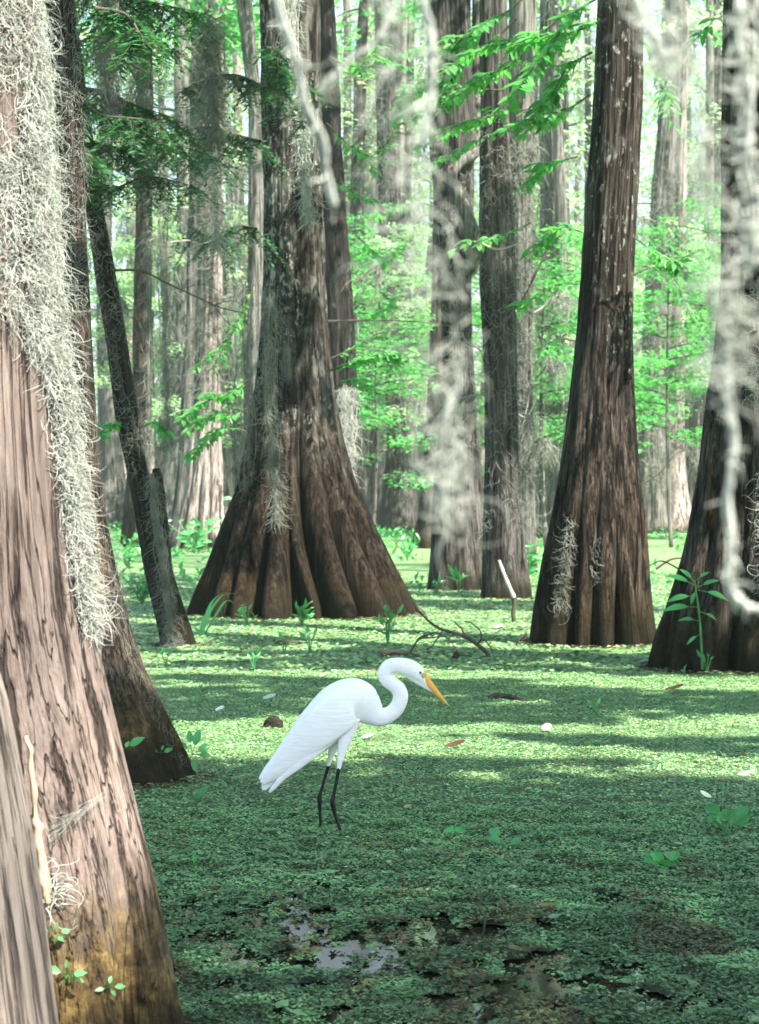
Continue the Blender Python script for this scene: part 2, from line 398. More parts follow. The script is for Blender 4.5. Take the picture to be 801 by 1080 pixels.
def make_weed():
    m, n, l, p = new_mat('duckweed_mat')
    geo = n.new('ShaderNodeNewGeometry').outputs['Position']
    a = noise(n, l, geo, 75, 6, 0.8); b_ = noise(n, l, geo, 2.3, 5, 0.6); c_ = noise(n, l, mapping(n, l, geo, (0.3, 0.3, 0.3)), 1.0, 3)
    base = ramp(n, l, a, [(0.30, (0.032, 0.070, 0.028)), (0.45, (0.100, 0.195, 0.082)), (0.58, (0.165, 0.275, 0.110)), (0.74, (0.240, 0.345, 0.160))])
    base = mixc(n, l, maprange(n, l, b_, 0.3, 0.7), mixc(n, l, 1.0, base, (0.72, 0.78, 0.75), 'MULTIPLY'), mixc(n, l, 1.0, base, (1.2, 1.12, 1.0), 'MULTIPLY'))
    base = mixc(n, l, 1.0, base, nd(n, 'ShaderNodeAttribute', attribute_name='Col').outputs['Color'], 'MULTIPLY')
    l.new(base, p.inputs['Base Color']); p.inputs['Roughness'].default_value = 0.6
    bp = n.new('ShaderNodeBump'); bp.inputs['Strength'].default_value = 1.0; bp.inputs['Distance'].default_value = 0.02
    l.new(mth(n, l, 'ADD', a, mth(n, l, 'MULTIPLY', b_, 1.5)), bp.inputs['Height']); l.new(bp.outputs[0], p.inputs['Normal'])
    mb = MB()
    # near sheet with gaps
    cs = 0.0105
    xs = np.arange(-2.64, 2.64, cs); ys = np.arange(3.6, 10.4, cs)
    X, Y = np.meshgrid(xs, ys, indexing='ij')
    Zz = 0.003 + 0.006 * fbm2(X * 9, Y * 7, 21, 2)
    idx = np.arange(X.size).reshape(X.shape)
    cxm, cym = X[:-1, :-1] + cs / 2, Y[:-1, :-1] + cs / 2
    ok = hole_field(cxm, cym) < -0.01
    q = np.stack([idx[:-1, :-1], idx[1:, :-1], idx[1:, 1:], idx[:-1, 1:]], -1)[ok]
    kc = (0.30 + 0.70 * sstep(6.0, 12.0, Y) ** 1.0).reshape(-1, 1) * np.array([[1.0, 0.92, 0.85]])  # darkness painted into the near sheet so gaps between flakes read as shade
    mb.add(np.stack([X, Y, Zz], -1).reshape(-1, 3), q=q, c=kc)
    x0, x1, y0, y1 = xs[0], xs[-1], ys[0], ys[-1]
    B = 310; z = 0.008
    Vv = [(-B, -60, z), (B, -60, z), (-B, y0, z), (x0, y0, z), (x1, y0, z), (B, y0, z), (-B, y1, z), (x0, y1, z), (x1, y1, z), (B, y1, z), (-B, 455, z), (B, 455, z)]
    mb.add(Vv, q=[(2, 3, 7, 6), (4, 5, 9, 8), (0, 1, 5, 2), (6, 9, 11, 10)])
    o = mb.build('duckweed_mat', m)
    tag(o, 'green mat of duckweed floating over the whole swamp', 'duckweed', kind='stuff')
    mb = MB()
    flakes(mb, 340000, 0, 4.6, 8.6, 0.0098, 1, 0.45, lambda y: 0.19 * y + 0.25, 0.020)
    flakes(mb, 2500, 0, 4.6, 7.6, 0.030, 4, 0.3, lambda y: 0.19 * y + 0.25, 0.022)
    flakes(mb, 230000, 0, 8.4, 15.0, 0.0120, 2, 0.4, lambda y: 0.18 * y + 0.3, 0.016, False)
    flakes(mb, 120000, 0, 15.0, 34.0, 0.032, 3, 0.4, lambda y: 0.18 * y + 0.5, 0.02, False)
    o = mb.build('floating_leaves', M_flake, smooth=False)
    tag(o, 'countless tiny floating leaves and fern scraps carpeting the water', 'floating leaves', kind='stuff')
make_weed()

# ------------------------------------------------------------------ trees
def bark_trunk(rows, yb, lobes=None, nl=7, amp=0.3, amp_h=1.6, top=15.0, seed=1, nth=160, nz=220, rough=0.012, zb=-0.12, top_lean=None, twist=0.3, spiky=1.0, dy=0.0):
    """rows: (py, x_left, x_right) silhouettes in photo pixels; yb: row of the front waterline.
       returns vertices for one trunk surface standing at its own depth"""
    rows = sorted(rows)
    wb = rows[-1][2] - rows[-1][1]
    df = depth(yb)
    Yc = df / (1 - wb / 2 / F * 0.9) + dy
    zz = np.array([H - (r[0] - HZ) * Yc / F for r in rows]); cx = np.array([((r[1] + r[2]) / 2 - CX) / F * Yc for r in rows])
    rr = np.array([(r[2] - r[1]) / 2 / F * Yc for r in rows])
    o = np.argsort(zz); zz, cx, rr = zz[o], cx[o], rr[o]
    # extend
    sl = (cx[-1] - cx[-2]) / max(zz[-1] - zz[-2], 1e-6) if top_lean is None else top_lean
    if zz[-1] < top - 1:
        ex = np.linspace(zz[-1], top, 5)[1:]
        cx = np.concatenate([cx, cx[-1] + sl * (ex - zz[-1]) * 0.8]); rr = np.concatenate([rr, rr[-1] * np.linspace(1, 0.35, 5)[1:]]); zz = np.concatenate([zz, ex])
    sb = (rr[0] - rr[1]) / max(zz[1] - zz[0], 1e-6)
    z_lo = zb; cx = np.concatenate([[cx[0] + (cx[0] - cx[1]) * 0.1], cx]); rr = np.concatenate([[rr[0] * 1.03], rr]); zz = np.concatenate([[min(z_lo, zz[0] - 0.05)], zz])
    # z sampling denser in the visible part
    zt = zz[-1]; vis = min(zt, H + HZ / F * Yc * 1.08)
    nv = int(nz * 0.88)
    Z = np.concatenate([np.linspace(zz[0], vis, nv), np.linspace(vis, zt, nz - nv + 1)[1:]]) if zt > vis + 0.2 else np.linspace(zz[0], zt, nz)
    # smooth interpolation of centre and radius
    def sm(zq, yv):
        d = (zt - zz[0]) * 0.012
        return (np.interp(zq - d, zz, yv) + np.interp(zq, zz, yv) * 2 + np.interp(zq + d, zz, yv)) / 4
    CXs, RR = sm(Z, cx), sm(Z, rr)
    r = R_(seed)
    th = np.arange(nth) / nth * 2 * pi
    if lobes is None:
        ph = (np.arange(nl) + 0.5 * r.random(nl) - 0.25) / nl * 2 * pi + r.random() * 0.5
        ph[0] = 0.0; ph[np.argmin(np.abs(ph - pi))] = pi
        lobes = [(p, 0.85 + 0.3 * r.random(), (0.85 + 0.3 * r.random()) * pi / nl * 1.25) for p in ph]
    g = np.full((nz_ := len(Z), nth), -9.0)
    for k, (p, a, w) in enumerate(lobes):
        tw = p + twist * (r.random() - 0.5) * (Z - 0.3)[:, None] * 0.25 + 0.25 * (vnoise(np.stack([Z * 0.9, Z * 0 + k, Z * 0], -1), seed)[:, None] - 0.5)
        d = (th[None, :] - tw + pi) % (2 * pi) - pi
        g = np.maximum(g, a - (d / w) ** 2 * spiky)
    g = np.clip(g, -0.35, 1.2) - 1.0
    A = amp * np.exp(-np.maximum(Z, 0) / amp_h)[:, None]
    rad0 = RR[:, None] * (1 + A * g)
    Rm = float(np.median(RR))
    bx = np.cos(th)[None, :] * Rm + 0 * Z[:, None]; by = np.sin(th)[None, :] * Rm + 0 * Z[:, None]; bz = Z[:, None] + 0 * bx
    scl = max(1.0, 0.13 / max(Rm, .02))
    n1 = fbm(np.stack([bx * 9 * scl ** .5, by * 9 * scl ** .5, bz * 0.8], -1), seed + 3, 3) - 0.5
    n2 = fbm(np.stack([bx * 34, by * 34, bz * 2.2], -1), seed + 5, 3) - 0.5
    n3 = fbm(np.stack([bx * 1.6, by * 1.6, bz * 1.1], -1), seed + 6, 3) - 0.5
    rad = rad0 + rough * (2.4 * n1 + 1.2 * n2) + RR[:, None] * 0.12 * n3
    rad = np.maximum(rad, 0.3 * RR[:, None])
    X = CXs[:, None] + rad * np.cos(th)[None, :]; Yv = Yc + rad * np.sin(th)[None, :]
    V = np.stack([X, Yv, Z[:, None] + 0 * X], -1)
    idx = np.arange(V.shape[0] * nth).reshape(V.shape[0], nth)
    a = idx[:-1]; b = np.roll(a, -1, 1); d = idx[1:]; e = np.roll(d, -1, 1)
    q = np.stack([a, b, e, d], -1).reshape(-1, 4)
    bk = np.stack([np.cos(th)[None, :] * rad0, np.sin(th)[None, :] * rad0, bz], -1).reshape(-1, 3)
    prof = dict(Yc=Yc, cx=lambda z: np.interp(z, Z, CXs), r=lambda z: np.interp(z, Z, RR), top=zt, base=np.array([float(np.interp(0, Z, CXs)), Yc, 0.0]), Z=Z, th=th, V=V)
    return V.reshape(-1, 3), q, bk, prof

def surf_px(key, px, py, off=0.012):
    """the point of a trunk's bark seen at a photo pixel, a little proud of it"""
    V = TREES[key]['V'].reshape(-1, 3); m = (V[:, 1] > 0.5); qx = CX + V[:, 0] / V[:, 1] * F; qy = HZ + (H - V[:, 2]) / V[:, 1] * F
    m &= V[:, 1] < TREES[key]['Yc'] + 0.02
    d = (qx - px) ** 2 + (qy - py) ** 2; d[~m] = 1e9
    k = np.argsort(d)[:4]; Y = V[k, 1].mean() - off
    return at(px, py, Y)

def limb_paths(prof, r, n=6, zlo=0.62, L=3.5):
    P = []; Rr = []
    for k in range(n):
        z0 = prof['top'] * (zlo + (0.97 - zlo) * (k + 0.5) / n)
        a = r.random() * 2 * pi; u = np.linspace(0, 1, 8)
        l_ = L * (0.6 + 0.6 * r.random())
        x = prof['cx'](z0) + np.cos(a) * u * l_; y = prof['Yc'] + np.sin(a) * u * l_
        P.append(np.stack([x, y, z0 + u * l_ * 0.35 + 0.1 * np.sin(u * 9)], 1)); Rr.append(prof['r'](z0) * 0.35 * (1 - 0.85 * u))
    return np.array(P), np.array(Rr)

TREES = {}
CROWN_PTS = []
def cypress(key, rows, yb, mat, label, group=None, limbs=True, **kw):
    v, q, bk, prof = bark_trunk(rows, yb, **kw)
    t = empty('bald_cypress', prof['base'])
    tag(t, label, 'tree', group)
    mb = MB(); mb.add(v, q=q, bark=bk)
    if limbs:
        P, Rr = limb_paths(prof, R_(kw.get('seed', 1) + 90)); tubes(mb, P, Rr, 6)
    mb.build('trunk', mat, t, loc=prof['base'])
    prof['obj'] = t; TREES[key] = prof
    return prof

BK_A = bark_mat('bark_pinkish', (0.060, 0.046, 0.040), (0.175, 0.142, 0.130), (0.270, 0.228, 0.212), moss=0.95, off=1.0, fine=0.9, red=(0.26, 0.18, 0.13), wet=0.12, bump=1.5, cover=0.1, mk=3.6)
BK_B = bark_mat('bark_grey_brown', (0.0115, 0.0094, 0.0079), (0.0490, 0.0418, 0.0360), (0.1224, 0.1094, 0.0979), moss=0.85, off=2.0, fine=1.0, mk=2.2, red=(0.12, 0.07, 0.04), bump=1.0, cover=0.35)
BK_D = bark_mat('bark_dark_brown', (0.0060, 0.0050, 0.0046), (0.0228, 0.0193, 0.0170), (0.1144, 0.1031, 0.0941), lichen=1.5, moss=0.6, off=3.0, fine=0.75, wet=0.38, bump=1.3, cover=0.75, flood=(0.52, 0.43, 0.35))
BK_L = bark_mat('bark_ribbed_brown', (0.0059, 0.0050, 0.0045), (0.0266, 0.0222, 0.0198), (0.1284, 0.1139, 0.1033), lichen=0.95, moss=0.65, wet=0.32, off=5.0, fine=0.9, bump=1.3, red=(0.15, 0.085, 0.045), cover=0.35, flood=(0.75, 0.68, 0.60))
BK_M = bark_mat('bark_rusty_brown', (0.0070, 0.0060, 0.0055), (0.0311, 0.0260, 0.0229), (0.1196, 0.1068, 0.0966), lichen=0.8, moss=0.65, wet=0.32, off=7.0, fine=0.95, red=(0.24, 0.12, 0.05), bump=1.2, cover=0.25)
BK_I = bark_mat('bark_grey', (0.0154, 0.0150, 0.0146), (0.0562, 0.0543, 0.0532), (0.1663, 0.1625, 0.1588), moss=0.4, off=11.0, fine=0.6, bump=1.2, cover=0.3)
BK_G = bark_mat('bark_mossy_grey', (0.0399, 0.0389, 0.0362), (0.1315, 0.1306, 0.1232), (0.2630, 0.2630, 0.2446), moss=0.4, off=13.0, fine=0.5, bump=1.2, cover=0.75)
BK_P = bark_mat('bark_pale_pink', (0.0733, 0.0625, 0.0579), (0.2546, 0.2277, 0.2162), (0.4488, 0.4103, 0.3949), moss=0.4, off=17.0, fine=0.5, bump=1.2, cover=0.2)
BK_C = bark_mat('bark_charred', (0.0054, 0.0051, 0.0048), (0.0173, 0.0163, 0.0157), (0.0558, 0.0530, 0.0510), moss=0.5, off=19.0, fine=0.9, red=(0.15, 0.08, 0.05), bump=1.2, cover=0.3)

# near left trunk
cypress('A', [(-120, -185, 32), (0, -180, 42), (170, -176, 53), (340, -172, 66), (460, -172, 75), (560, -172, 80), (640, -174, 87), (700, -178, 100), (800, -190, 127), (900, -200, 154), (1000, -215, 180), (1080, -230, 200), (1100, -235, 205), (1180, -245, 222)], 1182, BK_A,
        'pinkish brown trunk with long bark cracks filling the left edge, nearest tree', seed=11, nth=720, nz=720, amp=0.42, amp_h=0.38, top=13, rough=0.010,
        lobes=[(0.0, 0.93, 0.55), (-0.72, 1.0, 0.42), (-1.35, 0.95, 0.36), (-1.95, 1.0, 0.45), (2.9, 1, 0.7), (2.0, 1, 0.6), (1.0, 1, 0.6)], twist=0.1)
# behind it
cypress('B', [(-60, 44, 74), (0, 48, 78), (80, 54, 84), (170, 64, 90), (300, 66, 94), (420, 62, 100), (500, 58, 106), (560, 54, 114), (640, 46, 132), (700, 40, 151), (760, 32, 182), (800, 28, 200), (832, 24, 216)], 832, BK_B,
        'grey brown leaning trunk right behind the pinkish trunk, mossy brown foot with leaves', seed=12, nth=420, nz=460, amp=0.35, amp_h=0.35, top=13, rough=0.009, nl=8)
cypress('C', [(-60, 34, 68), (0, 52, 80), (150, 76, 99), (250, 95, 114), (350, 112, 132), (440, 123, 146), (490, 133, 154), (590, 151, 178), (640, 160, 194), (683, 169, 211)], 683, BK_C,
        'thin dark leaning trunk standing left of the great buttressed cypress', seed=13, nth=160, nz=360, amp=0.2, amp_h=0.3, top=12, rough=0.012, nl=5, limbs=True)
cypress('D', [(-60, 274, 338), (0, 275, 338), (100, 275, 339), (200, 277, 341), (300, 278, 344), (350, 275, 347), (400, 270, 352), (440, 264, 357), (480, 256, 366), (520, 246, 382), (567, 226, 405), (610, 208, 427), (635, 200, 441), (655, 196, 450)], 655, BK_D,
        'great dark cypress with a huge fluted skirt of buttresses', seed=14, nth=640, nz=640, amp=0.50, amp_h=1.35, top=17, rough=0.020, twist=0.25,
        lobes=[(0.0, 0.98, 0.26), (-0.42, 0.93, 0.22), (-0.80, 1.0, 0.24), (-1.22, 1.04, 0.22), (-1.55, 0.86, 0.14), (-1.83, 1.08, 0.20), (-2.18, 0.93, 0.19), (-2.52, 0.92, 0.24), (-2.95, 0.98, 0.25), (2.8, 1, 0.3), (2.2, 1, 0.3), (1.6, 1, 0.3), (1.0, 1, 0.3), (0.5, 1, 0.28)])
cypress('L', [(-60, 634, 680), (0, 632, 679), (101, 628, 678), (203, 619, 673), (304, 611, 669), (358, 607, 668), (400, 602, 668), (465, 594, 671), (530, 582, 677), (595, 568, 685), (644, 558, 692), (687, 553, 697)], 684, BK_L,
        'tall brown ribbed cypress with lichen spots and dark grooves at its foot', seed=15, nth=480, nz=640, amp=0.36, amp_h=1.1, top=16, rough=0.017, twist=0.2,
        lobes=[(0.0, 0.97, 0.32), (-0.55, 1.0, 0.27), (-1.0, 0.97, 0.22), (-1.40, 1.05, 0.24), (-1.85, 0.90, 0.22), (-2.35, 1.08, 0.27), (-2.85, 0.97, 0.28), (2.7, 1, 0.4), (2.0, 1, 0.4), (1.3, 1, 0.4), (0.6, 1, 0.4)])
cypress('M', [(-60, 764, 832), (0, 765, 830), (100, 763, 830), (200, 761, 830), (300, 757, 830), (400, 747, 833), (465, 738, 836), (530, 728, 840), (595, 714, 846), (661, 693, 856), (712, 681, 864)], 712, BK_M,
        'brown buttressed cypress cut by the right edge of the picture', seed=16, nth=480, nz=560, amp=0.40, amp_h=1.0, top=16, rough=0.015, twist=0.15,
        lobes=[(0.0, 1, 0.4), (-0.5, 0.95, 0.3), (-0.95, 0.9, 0.2), (-1.40, 1.12, 0.27), (-2.0, 1.0, 0.34), (-2.6, 0.94, 0.3), (-3.05, 1.0, 0.25), (2.5, 1, 0.4), (1.8, 1, 0.4), (1.0, 1, 0.4)])
cypress('I', [(-60, 449, 497), (0, 450, 497), (100, 452, 500), (200, 457, 501), (300, 463, 498), (370, 468, 498), (450, 463, 503), (520, 457, 510), (600, 453, 517), (625, 450, 521)], 624, BK_I,
        'straight grey brown trunk with a forked pale limb, middle distance centre', seed=17, nth=260, nz=420, amp=0.16, amp_h=1.0, top=17, rough=0.02, nl=9)
cypress('J', [(-60, 506, 533), (0, 506, 534), (100, 507, 536), (200, 507, 540), (300, 506, 545), (400, 511, 546), (500, 512, 548), (580, 510, 554), (633, 506, 562)], 633, BK_I,
        'dark narrow trunk just right of the forked grey brown one', seed=18, nth=220, nz=380, amp=0.16, amp_h=1.0, top=17, rough=0.018, nl=7)
cypress('J2', [(-60, 538, 566), (0, 537, 565), (200, 538, 562), (300, 540, 563), (400, 536, 562), (500, 540, 563), (605, 535, 567)], 606, BK_G,
        'pale grey mossy trunk touching the right side of the dark narrow one', seed=19, nth=180, nz=320, amp=0.15, amp_h=1.0, top=18, rough=0.02, nl=6)
cypress('E', [(-60, 334, 352), (0, 335, 353), (150, 338, 361), (250, 340, 366), (350, 343, 374), (430, 342, 378), (500, 340, 384), (590, 333, 392)], 592, BK_C,
        'dark trunk emerging behind the right shoulder of the great buttressed cypress', seed=20, nth=200, nz=360, amp=0.15, amp_h=1.5, top=19, rough=0.03, nl=7)
cypress('F', [(-60, 243, 262), (0, 249, 266), (60, 256, 271), (110, 263, 277), (200, 262, 278), (330, 262, 280), (450, 258, 284), (584, 246, 292)], 584, BK_G,
        'slender grey trunk partly hidden by the left side of the great buttressed cypress', seed=21, nth=140, nz=300, amp=0.15, amp_h=1.5, top=19, rough=0.03, nl=5)
cypress('G', [(-60, 205, 235), (0, 206, 236), (100, 208, 238), (200, 210, 236), (300, 208, 234), (400, 205, 233), (440, 203, 233), (500, 197, 234), (540, 188, 236), (580, 180, 241)], 580, BK_P,
        'pale pink trunk with flared fluted foot in the left background', seed=22, nth=280, nz=420, amp=0.45, amp_h=1.8, top=22, rough=0.04,
        lobes=[(0, 1, .4), (-.7, 1, .3), (-1.3, 1.0, .3), (-1.9, 1.05, .3), (-2.5, 0.95, .3), (3.1, 1, .4), (2, 1, .6), (1, 1, .6)])
cypress('G2', [(150, 200, 212), (250, 198, 212), (350, 196, 213), (430, 190, 209), (500, 186, 204), (545, 180, 200), (574, 174, 198)], 575, BK_G,
        'slim grey leaning trunk crossing the left foot of the pale pink fluted tree', seed=23, nth=100, nz=260, amp=0.15, amp_h=1.5, top=17, rough=0.03, nl=4, dy=-2.5)
cypress('H', [(-60, 394, 425), (0, 395, 425), (150, 398, 421), (250, 400, 425), (350, 403, 429), (440, 408, 431), (480, 408, 434), (520, 403, 439), (550, 398, 442), (563, 396, 444)], 563, BK_I,
        'grey trunk with swollen foot between the great cypress and the forked trunk', seed=24, nth=180, nz=300, amp=0.15, amp_h=2, top=27, rough=0.05, nl=6)
cypress('I2', [(300, 456, 472), (400, 452, 472), (480, 448, 472), (540, 441, 474), (579, 434, 480)], 579, BK_B,
        'brown flared trunk foot peeking out left behind the forked grey brown trunk', seed=25, nth=140, nz=220, amp=0.2, amp_h=2, top=21, rough=0.04, nl=6)
cypress('H2', [(-60, 380, 398), (100, 384, 400), (300, 386, 404), (450, 384, 404), (535, 381, 406), (546, 378, 408)], 546, BK_P,
        'far pale trunk left beside the grey one with the swollen foot', seed=26, nth=80, nz=160, amp=0.15, amp_h=2, top=42, rough=0.06, nl=5)
cypress('K', [(-60, 570, 590), (100, 570, 590), (250, 570, 592), (400, 566, 592), (500, 562, 594), (568, 556, 600)], 568, BK_G,
        'grey mossy trunk in the gap left of the tall ribbed cypress', seed=27, nth=140, nz=260, amp=0.2, amp_h=2, top=26, rough=0.05, nl=6)
cypress('N', [(-60, 704, 722), (80, 699, 718), (200, 689, 712), (300, 682, 706), (400, 675, 703), (500, 673, 706), (545, 671, 709), (562, 668, 713)], 563, BK_G,
        'grey leaning trunk seen between the two right hand buttressed cypresses', seed=28, nth=180, nz=320, amp=0.15, amp_h=2, top=27, rough=0.05, nl=7)
cypress('O', [(-60, 752, 770), (200, 746, 760), (300, 738, 754), (400, 733, 752), (480, 722, 744), (550, 711, 737)], 553, BK_I,
        'dim grey trunk leaning right just left of the cypress at the right edge', seed=29, nth=120, nz=240, amp=0.15, amp_h=2, top=33, rough=0.06, nl=6)
cypress('P', [(-60, 146, 160), (100, 146, 161), (300, 142, 160), (420, 140, 160), (500, 135, 158), (545, 130, 160), (577, 126, 163)], 577, BK_B,
        'brown grey trunk behind the thin dark leaning one, far left water', seed=30, nth=120, nz=260, amp=0.2, amp_h=2, top=21, rough=0.03, nl=6)

# fork limb on I and broken stub on C
def limb(tree, name, mat, pts, px_r, n=24, sides=9, label=None):
    """pts: (px,py,depth offset), px_r radii in pixels"""
    prof = TREES[tree]; Y = prof['Yc']
    P = np.array([at(p[0], p[1], Y + (p[2] if len(p) > 2 else 0)) for p in pts])
    Q = spline(np.concatenate([P, np.array(px_r)[:, None] / F * Y], 1), n)
    mb = MB(); tubes(mb, Q[None, :, :3], Q[None, :, 3] * (1 + 0.15 * (R_(5).random(n) - .5)), sides)
    o = mb.build(name, mat, prof['obj'], loc=prof['base'])
    if label: o['label'] = label
    return o
limb('I', 'limb', BK_G, [(494, 285, -.1), (500, 262, -.3), (494, 235, -.4), (482, 205, -.4), (476, 185, -.4), (486, 170, -.3), (500, 160, -.2), (503, 120, 0), (504, 60, .2), (505, -60, .3)], [9, 10, 9, 7.5, 6.5, 6, 7, 7.5, 7, 6], 50, 12)
limb('C', 'stub', BK_C, [(176, 618, -.05), (172, 580, -.1), (169, 540, -.12), (166, 505, -.1), (165, 494, -.1)], [9, 8.5, 7.5, 6, 3.5], 24, 12)

# second, smoother root in the lower left corner, part of the nearest tree
def corner_root():
    prof = TREES['A']
    rows = [(700, -150, -4), (740, -146, 8), (800, -140, 21), (900, -130, 38), (1000, -118, 52), (1080, -108, 63), (1180, -98, 75), (1260, -92, 84)]
    Y = 4.12
    zz = np.array([H - (r[0] - HZ) * Y / F for r in rows]); cx = np.array([((r[1] + r[2]) / 2 - CX) / F * Y for r in rows]); rr = np.array([(r[2] - r[1]) / 2 / F * Y for r in rows])
    Z = np.linspace(-0.1, zz[0], 260); th = np.arange(260) / 260 * 2 * pi
    cxs = np.interp(Z, zz[::-1], cx[::-1]); rs = np.interp(Z, zz[::-1], rr[::-1])
    yc = Y + 0 * Z
    up = np.sqrt(np.clip(1 - sstep(0.62, 0.86, Z) ** 2 * 0.96, 0, 1)); 
    bx = np.cos(th)[None] * rs[:, None]; by = np.sin(th)[None] * rs[:, None]; bz = Z[:, None] + 0 * bx
    n1 = fbm(np.stack([bx * 14, by * 14, bz * 1.0], -1), 3, 4) - .5; n2 = fbm(np.stack([bx * 60, by * 60, bz * 3], -1), 4, 3) - .5
    rad = rs[:, None] + 0.016 * n1 + 0.006 * n2
    V = np.stack([cxs[:, None] + rad * np.cos(th), yc[:, None] + rad * np.sin(th) * 0.9, bz], -1)
    idx = np.arange(260 * 260).reshape(260, 260); a = idx[:-1]; b = np.roll(a, -1, 1); d = idx[1:]; e = np.roll(d, -1, 1)
    mb = MB(); mb.add(V.reshape(-1, 3), q=np.stack([a, b, e, d], -1).reshape(-1, 4), bark=np.stack([bx + 3, by, bz], -1).reshape(-1, 3))
    m = bark_mat('bark_smooth_grey', (0.12, 0.1, 0.09), (0.22, 0.195, 0.18), (0.3, 0.275, 0.26), moss=0.2, off=23.0, fine=1.1, bump=1.1, wet=0.1, red=(0.24, 0.18, 0.14))
    o = mb.build('buttress_root', m, prof['obj'], loc=prof['base']); o['label'] = 'smooth grey root in the lower left corner'
    # torn strip of bark along its edge
    s = spline([(28, 775, 2, .3), (33, 800, 4, .1), (37, 850, 4, 0), (41, 880, 7, 0), (45, 920, 7, 0), (49, 945, 5, 0), (52, 957, 1, 0)], 60)
    PY = np.array([surf_px('A', a[0], a[1], 0.02)[1] for a in s]); PY = np.convolve(np.pad(PY, 6, mode='edge'), np.ones(13) / 13, 'valid') - 0.015
    L = np.array([at(a[0] - a[2] * (0.5 + .9 * vnoise(np.array([[i * .35, 3, 0]]), 4)[0]) + 4 * (vnoise(np.array([[i * .45, 0, 0]]), 2)[0] - .5), a[1], PY[i] - 0.02) for i, a in enumerate(s)])
    Rr = np.array([at(a[0] + a[2] * (0.4 + .9 * vnoise(np.array([[i * .3, 9, 0]]), 8)[0]), a[1], PY[i] - 0.01) for i, a in enumerate(s)])
    Cc = (L + Rr) / 2 + np.array([0, -0.014, 0]); Bk = (L + Rr) / 2 + np.array([0, 0.02, 0])
    V = np.stack([L, Cc, Rr, Bk], 1).reshape(-1, 3); i4 = np.arange(59)[:, None] * 4
    q = np.concatenate([i4 + np.array([[k, (k + 1) % 4, (k + 1) % 4 + 4, k + 4]]) for k in range(4)])
    mb = MB(); mb.add(V, q=q)
    o = mb.build('torn_bark', plain_mat('torn_bark', (0.30, 0.21, 0.155), 0.8, 60, 0.5, bump=0.006, stretch=(1, 1, .15)), prof['obj'], loc=prof['base'])
corner_root()

# ------------------------------------------------------------------ leaves
def leaf_cloud(mb, C, size, seed, col_var=0.35, drop=0.5, asp=0.5, flat=0.6, tint=None):
    """one folded kite per point of C"""
    r = R_(seed); n = len(C)
    a = r.random(n) * 2 * pi; el = (r.random(n) - 0.5) * 2 * (1 - flat) * 1.4 - drop * 0.4
    d = np.stack([np.cos(a) * np.cos(el), np.sin(a) * np.cos(el), np.sin(el)], 1)
    up = np.stack([(r.random(n) - .5) * (1.7 - flat), (r.random(n) - .5) * (1.7 - flat), np.ones(n)], 1)
    s = np.cross(d, up); s /= np.linalg.norm(s, axis=1, keepdims=True)
    nn = np.cross(s, d)
    L = (size * (0.6 + 0.8 * r.random(n)))[:, None]
    w = L * asp * 0.5
    b = C - d * L * 0.5
    v = np.stack([b, b + d * L * 0.45 + s * w + nn * w * 0.25, b + d * L - nn * L * 0.08, b + d * L * 0.45 - s * w + nn * w * 0.25], 1)
    i = np.arange(n)[:, None] * 4
    t = np.concatenate([i + np.array([[0, 1, 2]]), i + np.array([[0, 2, 3]])])
    k = 1 - col_var / 2 + col_var * r.random(n); h = (r.random(n) - 0.5) * col_var
    c = np.stack([k * (1 + h), k, k * (1 - h * 0.6)], 1)
    if tint is not None: c = c * tint
    mb.add(v.reshape(-1, 3), t=t, c=np.repeat(c, 4, axis=0))

def clusters(centers, radii, npts, seed, squash=0.45):
    r = R_(seed); k = len(centers)
    per = np.maximum(1, (npts * radii ** 2 / (radii ** 2).sum())).astype(int)
    idx = np.repeat(np.arange(k), per); n = len(idx)
    g = r.normal(size=(n, 3)); g /= np.linalg.norm(g, axis=1, keepdims=True); g *= (r.random(n) ** 0.4)[:, None]
    g[:, 2] *= squash
    return centers[idx] + g * radii[idx][:, None]

# unseen canopy added to shade the near water: where it lets the sun through
def shade(x, y):
    """1 = closed canopy along the sun ray landing at (x, y)"""
    n_ = fbm2(x * 0.42 + 3.1, y * 1.35 + 1.7, 41, 3)
    thr = np.interp(y, [3, 8.8, 9.6, 12, 20, 26, 40], [1.2, 1.0, 0.545, 0.53, 0.52, 0.46, 0.42])
    s = n_ < thr
    # the near trunk and the space before the lens stand in the sun
    n2 = fbm2(x * 1.6, y * 1.6, 43, 2)
    s &= ~((x < -0.95) & (y < 7.5) & ((n2 > 0.26) | (y < 6.7)))
    s &= ~((y < 3.6) & (x < 1.5))
    s &= ~((x < -0.55) & (y < 5.7) & ((n2 > 0.32) | (y < 4.6)))
    s &= ~((y > 17.2) & (y < 21.5) & (x > -1.6) & (x < 3.2) & (fbm2(x * 1.5, y * 1.1, 47, 2) > 0.40))
    return s
